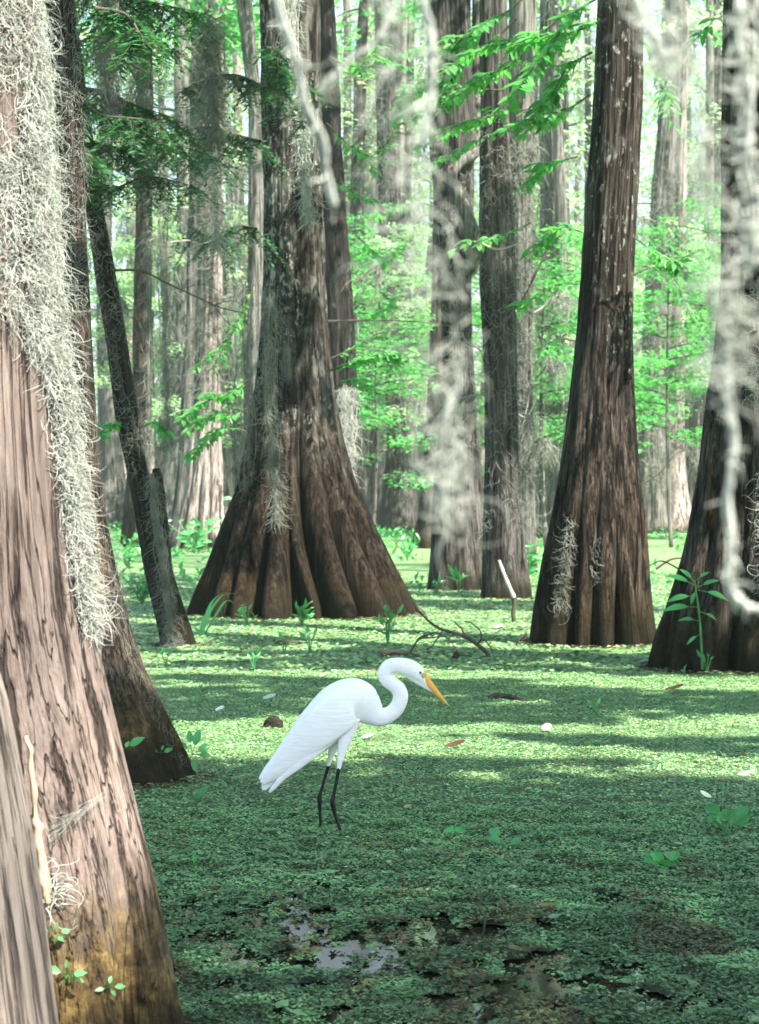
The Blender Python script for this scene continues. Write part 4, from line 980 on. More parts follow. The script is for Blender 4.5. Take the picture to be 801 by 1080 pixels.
dead('J', [([(527, 345), (545, 325), (560, 300), (590, 238)], 2.6), ([(560, 300), (568, 280), (585, 262)], 1.4), ([(560, 272), (600, 278), (615, 285)], 1.3)], 23.8)
for _p in [([(563, 395), (575, 360), (585, 350), (590, 352)], 1.8), ([(540, 430), (555, 440), (566, 420), (568, 414)], 1.5), ([(545, 445), (540, 435), (537, 425)], 1.2), ([(550, 455), (556, 430), (562, 412), (590, 418)], 1.6), ([(505, 470), (530, 465), (552, 455)], 1.2), ([(552, 490), (562, 470), (566, 480)], 1.5), ([(545, 435), (548, 452), (556, 462)], 1.1)]:
    dead('J2', [_p], 26, M_twig_pale)
dead('I', [([(496, 364), (508, 372), (512, 400), (512, 415)], 1.8)], 26)
dead('I', [([(470, 166), (482, 164), (495, 158), (508, 152)], 1.5)], 26)
dead('L', [([(692, 600), (708, 590), (722, 588), (735, 582)], 3.0), ([(674, 512), (695, 500), (712, 480), (725, 474)], 1.6)], 19)
dead('M', [([(716, 600), (700, 592), (690, 594), (676, 603)], 2.0)], 16.5)
dead('L', [([(556, 668), (551, 672), (547, 676), (545, 681)], 4)], 17.3)
dead('D', [([(440, 640), (448, 646), (455, 662), (462, 668)], 2.0)], 21)
dead('J', [([(507, 256), (520, 262), (532, 262), (548, 256)], 3.2), ([(548, 256), (560, 254), (575, 260), (590, 244)], 1.6)], 23.6, M_twig_pale)

# bare twig fans growing out of the middle and far trunks
def twig_fan(key, px, py, side, Lpx, seed, pale=False):
    r = R_(seed); pr = TREES[key]; Y = pr['Yc'] - pr['r'](H - (py - HZ) * pr['Yc'] / F) * 0.5; mb = MB(); u = np.linspace(0, 1, 14)
    a0 = (0.15 + 0.7 * r.random()) * (1 if r.random() < .6 else -0.5)
    dx = side * np.cos(a0); dy = -np.sin(a0)
    main = np.stack([px + dx * u * Lpx + 3 * np.sin(u * 5 + seed), py + dy * u * Lpx + 2.5 * np.cos(u * 7 + seed) - 2.5, u * (r.random() - .5) * 2.0], 1)
    P = [np.array([at(a, b, Y + c) for a, b, c in main])]; W = [1.9 * (1.1 - .8 * u)]
    for k in range(7):
        i = int(13 * (0.2 + 0.7 * r.random())); t = (r.random() - .5) * 2.2; l2 = Lpx * (.2 + .35 * r.random()); ca, sa = np.cos(t), np.sin(t)
        ex, ey = dx * ca - dy * sa, dx * sa + dy * ca; m = main[i]
        sub = np.stack([m[0] + ex * u * l2 + 1.5 * np.sin(u * 6 + k), m[1] + ey * u * l2 + 4 * u * u, m[2] + u * (r.random() - .5)], 1); sub[:, 0] -= sub[0, 0] - m[0]
        P.append(np.array([at(a, b, Y + c) for a, b, c in sub])); W.append(0.9 * (1.1 - .8 * u))
    tubes(mb, np.array(P), np.array(W) / 2 / F * Y, 5)
    t = mb.build('dead_branch', M_twig_pale if pale else M_twig, pr['obj'], loc=pr['base'])
    n = 140; j = r.integers(0, len(P), n); Q = np.array(P)[j, r.integers(3, 14, n)]
    mm = MB(); strands(mm, Q, 0.012 * Y * (0.3 + r.random(n)), 7, r, 0.4, 1.3, 0.00013 * Y)
    o = mm.build('moss', M_moss_d, None, loc=pr['base']); o.parent = t; o.location = (0, 0, 0)
for i_, a_ in enumerate((('J2', 563, 330, 1, 46), ('J2', 562, 400, 1, 40), ('J2', 562, 470, 1, 34), ('J', 546, 440, 1, 50), ('K', 592, 420, 1, 30), ('K', 570, 300, -1, 34), ('J', 508, 420, -1, 26), ('N', 703, 380, 1, 44), ('N', 706, 470, 1, 40), ('N', 680, 420, -1, 30),
                         ('O', 736, 330, -1, 40), ('H', 402, 350, -1, 40), ('H', 428, 300, 1, 34), ('E', 372, 300, 1, 40), ('G', 233, 300, 1, 44), ('G', 206, 260, -1, 50), ('P', 160, 220, 1, 60), ('P', 143, 330, -1, 30), ('G2', 212, 330, 1, 40), ('F', 262, 260, -1, 40), ('H2', 384, 420, -1, 24), ('N', 690, 240, -1, 30), ('G', 233, 180, 1, 40), ('I2', 456, 420, -1, 26))):
    twig_fan(*a_, 1200 + i_, pale=i_ % 3 == 0)

# ------------------------------------------------------------------ Spanish moss
def surf(key, theta, z):
    p = TREES[key]; i = np.argmin(np.abs(p['Z'][:, None] - np.atleast_1d(z)[None]), axis=0); j = (np.round(np.atleast_1d(theta) / (2 * pi) * len(p['th'])).astype(int)) % len(p['th'])
    return p['V'][i, j]

def moss_on(key, label, z0, z1, th0, th1, n, L, seed, rad=0.0013, K=9, curl=0.5, hang=0.8, off=0.01, clump=3.0, out=0.6, thr=0.42, name='spanish_moss', tint=1.0, zdens=None):
    """moss lying over the bark of a trunk (a thing hanging on the tree)"""
    r = R_(seed); th = th0 + (th1 - th0) * r.random(n); z = z0 + (z1 - z0) * r.random(n)
    f = fbm2(th * clump, z * clump * 1.2, seed, 3); k = f > thr; th, z = th[k], z[k]
    s = surf(key, th, z); o = np.stack([np.cos(th), np.sin(th), 0 * th], 1)
    s = s + o * off
    mb = MB(); strands(mb, s, L * (0.5 + r.random(len(s))), K, r, curl, hang, rad, out=o * out)
    base = TREES[key]['base']; loc = s.mean(0)
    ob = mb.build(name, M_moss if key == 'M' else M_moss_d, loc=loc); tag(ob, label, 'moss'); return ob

def hz_(key, py): return H - (py - HZ) * TREES[key]['Yc'] / F
# big band on the near trunk: a single draped mass, built along pixels on the right flank
def near_moss():
    r = R_(901); p = TREES['A']; N = 5200
    py = r.random(N) * 710 - 40
    z = H - (py - HZ) * 4.5 / F
    # angular band: wide at the top, narrow edge strip lower down
    w_lo = np.interp(py, [-40, 300, 380, 500, 680], [-1.62, -1.22, -0.52, -0.36, -0.24])
    th = w_lo + (-0.02 - w_lo) * r.random(N) ** 0.9
    den = np.interp(py, [-40, 300, 400, 600, 690], [1, .9, 1, .9, .35]) * sstep(0.30, 0.55, fbm2(th * 3, z * 5, 5, 3) + 0.12)
    k = r.random(N) < den; th, z = th[k], z[k]
    s = surf('A', th, z); o = np.stack([np.cos(th), np.sin(th), 0 * th], 1)
    s = s + o * (0.010 * r.random(len(s)) - 0.003)[:, None]
    mb = MB(); strands(mb, s, 0.03 + 0.055 * r.random(len(s)), 11, r, 0.42, 0.7, 0.0012, out=o * 0.12)
    # a core of finer fibres that closes the mass
    s2 = s + r.normal(size=(len(s), 3)) * 0.010
    strands(mb, s2, 0.05 + 0.04 * r.random(len(s2)), 7, r, 0.5, 0.9, 0.0008)
    loc = s.mean(0); tag(mb.build('spanish_moss', M_moss, loc=loc), 'long pale curly band of moss draped down the right flank of the pinkish trunk', 'moss')
    # lower patch at the left frame edge
    N = 750; py = 570 + 110 * r.random(N); z = H - (py - HZ) * 4.4 / F; th = -2.05 + 0.75 * r.random(N)
    c = sstep(0.36, 0.55, fbm2(th * 4, z * 12, 6, 3)); k = r.random(N) < c; th, z = th[k], z[k]
    s = surf('A', th, z); o = np.stack([np.cos(th), np.sin(th), 0 * th], 1)
    mb = MB(); strands(mb, s + o * 0.01, 0.05 + 0.07 * r.random(len(s)), 10, r, 0.5, 0.5, 0.0012, out=o * 0.5)
    tag(mb.build('spanish_moss', M_moss, loc=s.mean(0)), 'small pale moss tangle at the left frame edge, halfway up the pinkish trunk', 'moss')
    # scattered curls lower on the trunk
    N = 60; th = np.array([-1.35, -1.25, -1.3, -1.1, -0.9, -1.4]); py0 = np.array([745, 770, 810, 935, 945, 900])
    kk = r.integers(3, 5, N); z = H - (py0[kk] + r.normal(size=N) * 7 - HZ) * 4.42 / F; t = -1.0 + r.normal(size=N) * .05
    s = surf('A', t, z); o = np.stack([np.cos(t), np.sin(t), 0 * t], 1)
    mb = MB(); strands(mb, s + o * 0.008, 0.05 + 0.06 * r.random(N), 10, r, 0.45, 0.1, 0.0012, out=o * 0.2)
    tag(mb.build('spanish_moss', M_moss, loc=s.mean(0)), 'loose pale curls stuck low on the pinkish trunk above its mossy foot', 'moss')
near_moss()

def hanging(label, pxpath, Y, n, spreadpx, L, seed, rad=0.0013, K=10, curl=0.45, thick=None, cat='moss', core=True, dspread=None, hang=1.0, parent=None, mat=None, sides=3):
    """a hanging tress of moss following a pixel path at depth Y"""
    r = R_(seed); P = np.array([[*at(p[0], p[1], Y), p[2] / F * Y] for p in pxpath]); Q = spline(P, 60)
    i = (r.random(n) * 59).astype(int); f = r.random(n)[:, None]
    b = Q[i] * (1 - f) + Q[np.minimum(i + 1, 59)] * f
    g = r.normal(size=(n, 3)) * 0.42; g[:, 2] *= 0.4
    s = b[:, :3] + g * b[:, 3:4]
    mb = MB(); strands(mb, s, L * (0.5 + r.random(n)), K, r, curl, hang, rad, sides=sides)
    if core:
        m = max(6, n // 40); off = r.normal(size=(m, 1, 3)) * 0.35
        wob = np.stack([fbm2(np.linspace(0, 5, 60)[None] + 7 * np.arange(m)[:, None], 0 * np.zeros((m, 60)), seed + q, 2) - .5 for q in range(3)], -1)
        c = Q[None, :, :3] + (off + wob * 1.6) * Q[None, :, 3:4]
        tubes(mb, c, np.full((m, 60), rad * 1.1), 3)
    loc = Q[0, :3]
    if parent:
        pr = TREES[parent]; ob = mb.build('moss', mat or M_moss, pr['obj'], loc=pr['base'])
    else:
        ob = mb.build('spanish_moss', mat or M_moss, loc=loc); tag(ob, label, cat)
    return ob

# strips on the great cypress
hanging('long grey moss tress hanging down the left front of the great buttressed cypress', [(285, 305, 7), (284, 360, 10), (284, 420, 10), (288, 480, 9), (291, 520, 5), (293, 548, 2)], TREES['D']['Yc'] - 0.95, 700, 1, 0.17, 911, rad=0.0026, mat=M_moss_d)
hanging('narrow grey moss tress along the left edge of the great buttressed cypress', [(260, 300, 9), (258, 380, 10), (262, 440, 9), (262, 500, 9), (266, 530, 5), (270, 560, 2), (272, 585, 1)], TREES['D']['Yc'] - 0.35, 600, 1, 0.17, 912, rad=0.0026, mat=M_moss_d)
hanging('pale moss smear high on the front of the great buttressed cypress', [(305, -10, 12), (308, 60, 10), (315, 120, 8), (322, 180, 7), (326, 230, 3)], TREES['D']['Yc'] - 0.62, 1000, 1, 0.16, 913, rad=0.0030)
moss_on('L', 'tuft of pale moss on the left buttress of the tall ribbed cypress', hz_('L', 645), hz_('L', 545), -2.26, -2.10, 260, 0.11, 914, rad=0.0019, thr=0.30)
moss_on('L', 'thin moss wisp in the middle of the tall ribbed cypress above its grooves', hz_('L', 612), hz_('L', 560), -1.75, -1.55, 50, 0.10, 915, rad=0.0018, thr=0.35)
moss_on('M', 'pale moss hanging low on the front of the right edge cypress', hz_('M', 625), hz_('M', 500), -1.45, -1.05, 700, 0.14, 916, rad=0.0021, thr=0.3, curl=0.6)
moss_on('M', 'curly white moss on the upper front of the right edge cypress', hz_('M', 430), hz_('M', 150), -1.7, -1.1, 900, 0.12, 917, rad=0.0016, thr=0.52, curl=0.8, hang=0.3)
hanging('grey moss sleeve hanging beside the thin dark leaning trunk', [(160, 500, 7), (165, 540, 8), (172, 590, 8), (177, 630, 7), (180, 665, 4), (180, 678, 2)], TREES['C']['Yc'] - 0.22, 800, 1, 0.14, 918, rad=0.0020, mat=M_moss_d)
moss_on('C', 'moss fuzz clothing the middle of the thin dark leaning trunk', hz_('C', 500), hz_('C', 180), -2.6, -0.2, 700, 0.12, 919, rad=0.0020, thr=0.46)
moss_on('B', 'grey moss fuzz on the upper part of the trunk behind the pinkish one', hz_('B', 330), hz_('B', -20), -2.4, -0.2, 900, 0.07, 920, rad=0.0014, thr=0.36)
moss_on('B', 'sparse moss threads along the lower right edge of the trunk behind the pinkish one', hz_('B', 800), hz_('B', 560), -0.6, 0.3, 420, 0.06, 921, rad=0.0009, thr=0.45)
moss_on('J', 'thin grey moss fuzz on the dark narrow trunk', hz_('J', 560), hz_('J', 120), -2.8, -0.3, 900, 0.2, 960, rad=0.003, thr=0.44)
moss_on('I', 'faint moss fuzz on the forked grey brown trunk', hz_('I', 480), hz_('I', 150), -2.7, -0.4, 900, 0.2, 922, rad=0.003, thr=0.5)
moss_on('J2', 'grey moss fuzz over the pale trunk beside the dark narrow one', hz_('J2', 560), hz_('J2', 150), -2.9, -0.2, 1800, 0.26, 923, rad=0.0036, thr=0.40)
moss_on('N', 'grey moss fuzz on the leaning trunk between the right hand cypresses', hz_('N', 520), hz_('N', 180), -2.9, -0.2, 1600, 0.5, 924, rad=0.007, thr=0.42)
moss_on('G', 'grey moss veil on the upper part of the pale pink fluted tree', hz_('G', 420), hz_('G', 0), -2.9, -0.8, 1800, 0.4, 925, rad=0.006, thr=0.42)
moss_on('K', 'grey moss veil on the trunk left of the tall ribbed cypress', hz_('K', 500), hz_('K', 200), -2.9, -0.2, 1500, 0.6, 926, rad=0.008, thr=0.38)
moss_on('H', 'grey moss veil on the trunk with the swollen foot', hz_('H', 480), hz_('H', 60), -2.9, -0.2, 1500, 0.5, 927, rad=0.007, thr=0.46)
# hanging veils in the upper left, from the branches of the thin dark trunk
for i, (a, lab) in enumerate(((([(112, -10, 12), (112, 40, 14), (116, 90, 12), (120, 130, 8)], 17.0), 'dense grey moss curtain hanging highest in the upper left corner'),
                      (([(146, 60, 10), (148, 110, 12), (150, 150, 9), (151, 190, 4)], 18.4), 'grey moss tress hanging below the feathery branch in the upper left'),
                      (([(222, 20, 9), (222, 60, 14), (224, 110, 11), (226, 150, 6)], 19.2), 'dark grey moss clump on the branch left of the great cypress'),
                      (([(226, 160, 4), (227, 200, 4), (229, 240, 3), (231, 255, 1.5)], 18.2), 'thin bright moss tassel hanging in the gap left of the great cypress'),
                      (([(172, 160, 8), (172, 260, 9), (173, 360, 8), (176, 440, 5), (178, 470, 2)], 26.0), 'long grey moss tress hanging between the left background trunks'),
                      (([(156, 260, 4), (157, 360, 5), (157, 450, 3), (158, 490, 1)], 25.0), 'thin moss thread hanging right of the thin dark leaning trunk'),
                      (([(245, 330, 8), (246, 380, 7), (248, 440, 5), (249, 500, 2)], 24.0), 'fine moss tress hanging left of the great cypress above its skirt'),
                      (([(368, 410, 12), (366, 440, 14), (368, 470, 12), (366, 505, 6)], 30.0), 'pale moss heap on the low branch right of the great cypress'))):
    hanging(lab, a[0], a[1], 650 if i < 3 or i == 4 or i == 7 else 220, 1, 0.22, 930 + i, rad=0.0028, mat=(M_moss if i in (3, 7) else M_moss_d))
# out of focus tresses close to the camera
hanging('blurred pale moss strand slanting at the top left of the great cypress', [(285, -40, 3), (296, 20, 4), (312, 60, 3), (322, 110, 5), (340, 150, 5), (344, 185, 4), (352, 215, 3)], 1.55, 26, 1, 0.016, 951, rad=0.0011, K=8, curl=0.7)
hanging('blurred pale moss arm branching up right from the slanting strand', [(338, 95, 4), (352, 80, 4), (372, 60, 3), (400, 40, 3), (430, -20, 3)], 1.6, 26, 1, 0.02, 952, rad=0.0009, K=8, curl=0.7)
hanging('blurred long moss tress ending before the forked grey brown trunk', [(400, -40, 10), (412, 30, 10), (430, 100, 12), (440, 180, 22), (448, 260, 28), (462, 330, 30), (468, 400, 28), (472, 460, 22), (474, 520, 20), (472, 536, 10)], 1.45, 190, 1, 0.050, 953, rad=0.0005, K=12, core=False, curl=0.7)
hanging('blurred moss strand curving over the top of the forked grey brown trunk', [(430, -30, 6), (452, 25, 5), (456, 80, 6), (446, 150, 6)], 1.5, 40, 1, 0.02, 954, rad=0.0009, K=8, curl=0.7)
hanging('blurred broad moss tress before the top of the right edge cypress', [(700, -40, 26), (712, 40, 26), (735, 130, 22), (745, 220, 22), (762, 300, 22), (768, 350, 16), (764, 400, 12)], 1.4, 200, 1, 0.050, 955, rad=0.0006, K=12, core=False, curl=0.75)
hanging('blurred thin moss rope hanging before the right edge cypress down to its skirt', [(764, 380, 6), (769, 430, 6), (774, 470, 5), (768, 520, 4), (771, 570, 4), (770, 615, 4), (785, 635, 4), (815, 645, 5)], 1.4, 46, 1, 0.012, 956, rad=0.0010, K=8, curl=0.6)
hanging('blurred moss tress in the top right corner', [(780, -40, 18), (785, 40, 18), (790, 120, 16), (788, 200, 14), (795, 280, 8)], 1.5, 130, 1, 0.024, 957, rad=0.0009, K=8, curl=0.75)
hanging('blurred moss shreds before the top of the tall ribbed cypress', [(668, -40, 14), (674, 0, 14), (690, 40, 10), (700, 70, 6)], 1.5, 80, 1, 0.022, 958, rad=0.0009, K=8, curl=0.75)

# ------------------------------------------------------------------ the egret
def make_egret():
    D = 8.0; ppm = F / D                      # pixels of the photograph per metre
    Zs = 3.483
    def bp(x, y): return ((260 + x / Zs - CX) / ppm, H - (680 + y / Zs - HZ) / ppm)
    k = 1 / (Zs * ppm)
    def loft(rows, n, ratio, yoff=0.0, m=28, close=True):
        """rows: x, y, half height (zoom px), [half width ratio], [lateral offset m]"""
        A = np.array([[*bp(r_[0], r_[1]), r_[2] * k, (r_[3] if len(r_) > 3 else ratio) * r_[2] * k, (r_[4] if len(r_) > 4 else yoff)] for r_ in rows])
        Q = spline(A, n); Q[:, 2:4] = np.maximum(Q[:, 2:4], 0.0007)
        T = np.gradient(Q[:, :2], axis=0); T /= np.linalg.norm(T, axis=1, keepdims=True) + 1e-9
        Nn = np.stack([-T[:, 1], T[:, 0]], 1); th = np.arange(m) / m * 2 * pi
        X = Q[:, 0:1] + Nn[:, 0:1] * Q[:, 2:3] * np.sin(th); Zv = Q[:, 1:2] + Nn[:, 1:2] * Q[:, 2:3] * np.sin(th); Yv = D + Q[:, 4:5] + Q[:, 3:4] * np.cos(th)
        V = np.stack([X, Yv, Zv], -1).reshape(-1, 3)
        idx = np.arange(n * m).reshape(n, m); a = idx[:-1]; b = np.roll(a, -1, 1); d = idx[1:]; e = np.roll(d, -1, 1)
        q = np.stack([a, b, e, d], -1).reshape(-1, 4)
        c0 = len(V); V = np.concatenate([V, [[Q[0, 0], D + Q[0, 4], Q[0, 1]], [Q[-1, 0], D + Q[-1, 4], Q[-1, 1]]]])
        t0 = np.stack([np.roll(idx[0], -1), idx[0], np.full(m, c0)], -1); t1 = np.stack([idx[-1], np.roll(idx[-1], -1), np.full(m, c0 + 1)], -1)
        return V, q, np.concatenate([t0, t1])
    mb = MB()
    def put(*a, **kw): V, q, t = loft(*a, **kw); mb.add(V, q=q, t=t)
    # tail, trunk, neck, head
    put([(48, 494, 6, .9), (75, 478, 24, .6), (112, 450, 38, .6), (160, 408, 54, .62), (205, 366, 68, .66), (250, 322, 82, .68), (300, 278, 93, .70), (345, 238, 98, .70), (385, 213, 92, .68), (415, 214, 82, .62), (442, 232, 66, .6), (468, 252, 48, .6),
         (492, 264, 37, .65), (518, 260, 31, .7), (543, 243, 29, .72), (560, 218, 28, .72), (567, 190, 28, .72), (559, 164, 28, .72), (540, 146, 27, .72), (521, 132, 27, .72), (511, 113, 27.5, .72), (514, 94, 28, .72), (530, 80, 29, .7), (553, 76, 29, .7), (578, 79, 31, .7), (602, 88, 33, .72), (625, 102, 31, .70), (643, 118, 26, .66), (658, 134, 19, .6), (672, 150, 13, .55)], 330, 0.7, m=40)
    put([(130, 448, 20, .6), (100, 482, 22, .6), (76, 510, 19, .5), (66, 526, 12, .5), (60, 534, 4, .6)], 40, 0.6)
    # bill
    put([(640, 112, 20, .6), (655, 127, 19, .6), (668, 141, 16, .62), (685, 159, 12.5, .65), (705, 182, 9, .7), (725, 204, 5.6, .8), (738, 218, 3.2, 1), (747, 227, 1.2, 1)], 80, 0.6, m=20)
    # chin feathers under the bill
    put([(600, 112, 14, .8), (635, 136, 13, .7), (662, 156, 8, .6), (684, 174, 2.5, .6)], 30, 0.7, m=18)
    # folded wings
    for s in (-1, 1):
        put([(440, 232, 8, .5, s * .018), (420, 222, 34, .34, s * .032), (392, 212, 60, .28, s * .046), (350, 235, 75, .24, s * .057), (300, 275, 74, .24, s * .060), (245, 325, 64, .26, s * .056), (190, 377, 52, .28, s * .046), (135, 432, 38, .3, s * .035), (90, 475, 25, .35, s * .024), (58, 508, 10, .4, s * .014)], 120, 0.3)
        put([(330, 330, 14, .35, s * .05), (250, 385, 22, .3, s * .052), (190, 436, 18, .35, s * .043), (135, 484, 12, .45, s * .03), (102, 522, 9, .6, s * .018), (84, 541, 4, .7, s * .012)], 70, 0.3)
    # thighs and legs (near one, far one)
    put([(372, 270, 46, .62, -.028), (368, 312, 36, .65, -.032), (360, 350, 25, .7, -.036), (351, 390, 16, .8, -.038), (344, 425, 10.5, .9, -.04), (340, 452, 7.5, 1, -.04), (331, 500, 6.6, 1, -.04), (322, 545, 7, 1, -.04), (318, 566, 9.5, 1, -.04), (320, 584, 10, 1, -.04), (326, 612, 7.2, 1, -.04), (340, 655, 6.2, 1, -.04), (354, 695, 6.4, 1, -.04), (360, 712, 6.5, 1, -.04)], 170, .8, m=18)
    put([(345, 290, 40, .6, .028), (336, 330, 32, .65, .034), (325, 365, 22, .7, .04), (313, 400, 14, .8, .045), (305, 432, 9, .9, .05), (299, 455, 6.8, 1, .05), (286, 500, 6.2, 1, .05), (273, 545, 6.6, 1, .05), (268, 563, 9, 1, .05), (268, 582, 9, 1, .05), (269, 612, 6.4, 1, .05), (271, 655, 5.6, 1, .05), (272, 690, 5.6, 1, .05), (272, 706, 6, 1, .05)], 170, .8, m=18)
    o = mb.build('great_egret', [])
    md = o.modifiers.new('r', 'REMESH'); md.mode = 'VOXEL'; md.voxel_size = 0.0019; md.use_smooth_shade = True
    ms = o.modifiers.new('s', 'SMOOTH'); ms.iterations = 5; ms.factor = 0.5
    dg = bpy.context.evaluated_depsgraph_get(); me = bpy.data.meshes.new_from_object(o.evaluated_get(dg))
    o.modifiers.clear(); old = o.data; o.data = me; bpy.data.meshes.remove(old)
    # materials by region
    def feather():
        m, n, l, p = new_mat('white_feathers')
        geo = n.new('ShaderNodeTexCoord').outputs['Object']
        rot = n.new('ShaderNodeMapping'); rot.inputs['Rotation'].default_value = (0, radians(-42), 0); rot.inputs['Scale'].default_value = (7, 60, 60); l.new(geo, rot.inputs['Vector'])
        f = noise(n, l, rot.outputs[0], 1.6, 4, 0.6, 0.3)
        l.new(ramp(n, l, f, [(0.3, (0.86, 0.85, 0.86)), (0.6, (0.94, 0.92, 0.93))]), p.inputs['Base Color'])
        p.inputs['Roughness'].default_value = 0.75; p.inputs['Specular IOR Level'].default_value = 0.2
        p.inputs['Subsurface Weight'].default_value = 0.0
        b = n.new('ShaderNodeBump'); b.inputs['Strength'].default_value = 0.55; b.inputs['Distance'].default_value = 0.004
        l.new(f, b.inputs['Height']); l.new(b.outputs[0], p.inputs['Normal']); return m
    bill = plain_mat('orange_bill', (0.82, 0.40, 0.06), 0.4, 60, 0.12, stretch=(1, 1, 1)); lore = plain_mat('green_lore', (0.36, 0.44, 0.16), 0.5, 60, 0.1)
    leg = plain_mat('black_leg', (0.006, 0.006, 0.008), 0.45, 200, 0.3, spec=0.3, bump=0.0006)
    for m in (feather(), bill, leg, lore): me.materials.append(m)
    for nm, ty in (('Col', 'FLOAT_COLOR'),):
        a = me.color_attributes.get(nm) or me.color_attributes.new(nm, ty, 'POINT'); a.data.foreach_set('color', np.ones(len(me.vertices) * 4, np.float32))
    co = np.zeros(len(me.vertices) * 3, np.float32); me.vertices.foreach_get('co', co); co = co.reshape(-1, 3)
    ba = me.attributes.get('bark') or me.attributes.new('bark', 'FLOAT_VECTOR', 'POINT'); ba.data.foreach_set('vector', co.ravel())
    cen = np.zeros(len(me.polygons) * 3, np.float32); me.polygons.foreach_get('center', cen); cen = cen.reshape(-1, 3)
    zx = ((cen[:, 0] * ppm + CX) - 260) * Zs; zy = ((H - cen[:, 2]) * ppm + HZ - 680) * Zs
    mi = np.zeros(len(cen), np.int32)
    edge = np.interp(zy, [90, 108, 122, 135, 150, 165, 178, 190], [652, 654, 656, 659, 664, 676, 690, 692])
    mi[(zx > edge) & (zy < 260)] = 1
    l_ = ((zx - 650) / 8.5) ** 2 + ((zy - 112) / 10) ** 2 < 1; mi[l_] = 3
    jag = 6 * vnoise(cen * 300, 3)
    mi[(zy > 447 + jag) & (zx > 240)] = 2
    me.polygons.foreach_set('material_index', mi)
    me.polygons.foreach_set('use_smooth', np.ones(len(me.polygons), bool))
    base = Vector((0.5 * (bp(354, 0)[0] + bp(272, 0)[0]), D, 0)); me.transform(Matrix.Translation(-base)); o.location = base
    tag(o, 'white egret with orange bill and black legs wading in the duckweed', 'bird')
    # eyes
    iris = plain_mat('yellow_iris', (0.55, 0.55, 0.16), 0.2, 100, 0.1, spec=0.6); pup = plain_mat('pupil', (0.01, 0.01, 0.01), 0.08, 10, 0.0, spec=0.8)
    ex, ez = bp(639, 101)
    for s in (-1, 1):
        def ball(rad, yo, flat):
            u = np.linspace(0, pi, 9); v = np.arange(14) / 14 * 2 * pi
            P = np.stack([np.sin(u)[:, None] * np.cos(v), flat * np.cos(u)[:, None] + 0 * v, np.sin(u)[:, None] * np.sin(v)], -1) * rad
            P = P.reshape(-1, 3) + np.array([ex, D + s * yo, ez]) - np.array(base)
            idx = np.arange(9 * 14).reshape(9, 14); a = idx[:-1]; b = np.roll(a, -1, 1); d = idx[1:]; e = np.roll(d, -1, 1)
            b_ = MB(); b_.add(P, q=np.stack([a, b, e, d], -1).reshape(-1, 4)); return b_
        e = ball(0.0058, 0.0165, 0.75).build('eye', iris, o); pp = ball(0.0040, 0.0190, 0.8).build('pupil', pup, None); pp.parent = e
    return o
make_egret()

def litter():
    r = R_(66); mb = MB()
    for k in ('B', 'C', 'D', 'L', 'M', 'I', 'J', 'A'):
        p = TREES[k]; zi = int(np.argmin(np.abs(p['Z']))); ring = p['V'][zi]; n = 500 if k in 'ABLMD' else 160
        j = r.integers(0, len(ring), n); c = p['base']; o = ring[j] - c; o[:, 2] = 0; rr = np.linalg.norm(o, axis=1, keepdims=True)
        P = c + o / rr * (rr + 0.01 + np.abs(r.normal(size=(n, 1))) * 0.09 * max(0.6, rr.mean())); P[:, 2] = 0.012 + 0.012 * r.random(n)
        t_ = np.array([(0.9, .55, .35), (.35, .25, .18), (1.4, 1.2, .7), (.2, .16, .12)])[r.integers(0, 4, n)] * 0.18
        mm = MB(); leaf_cloud(mb, P, 0.035 if k in 'AB' else 0.06, 67, asp=0.4, flat=0.95, drop=0, tint=np.repeat(t_, 1, axis=0))
    n = 700; y = np.sqrt(r.random(n) * (20 ** 2 - 5 ** 2) + 25); x = (r.random(n) * 2 - 1) * .19 * y
    P = np.stack([x, y, 0.016 + 0.012 * r.random(n)], 1); t_ = np.array([(0.5, .28, .18), (.2, .14, .1), (1.5, 1.3, .9), (.12, .1, .08)])[r.integers(0, 4, n)] * 0.18
    leaf_cloud(mb, P, 0.034, 68, asp=0.35, flat=0.95, drop=0, tint=t_)
    tag(mb.build('leaf_litter', M_flake, smooth=False), 'brown needles and bark scraps on the duckweed and against the trunk feet', 'litter', kind='stuff')
litter()

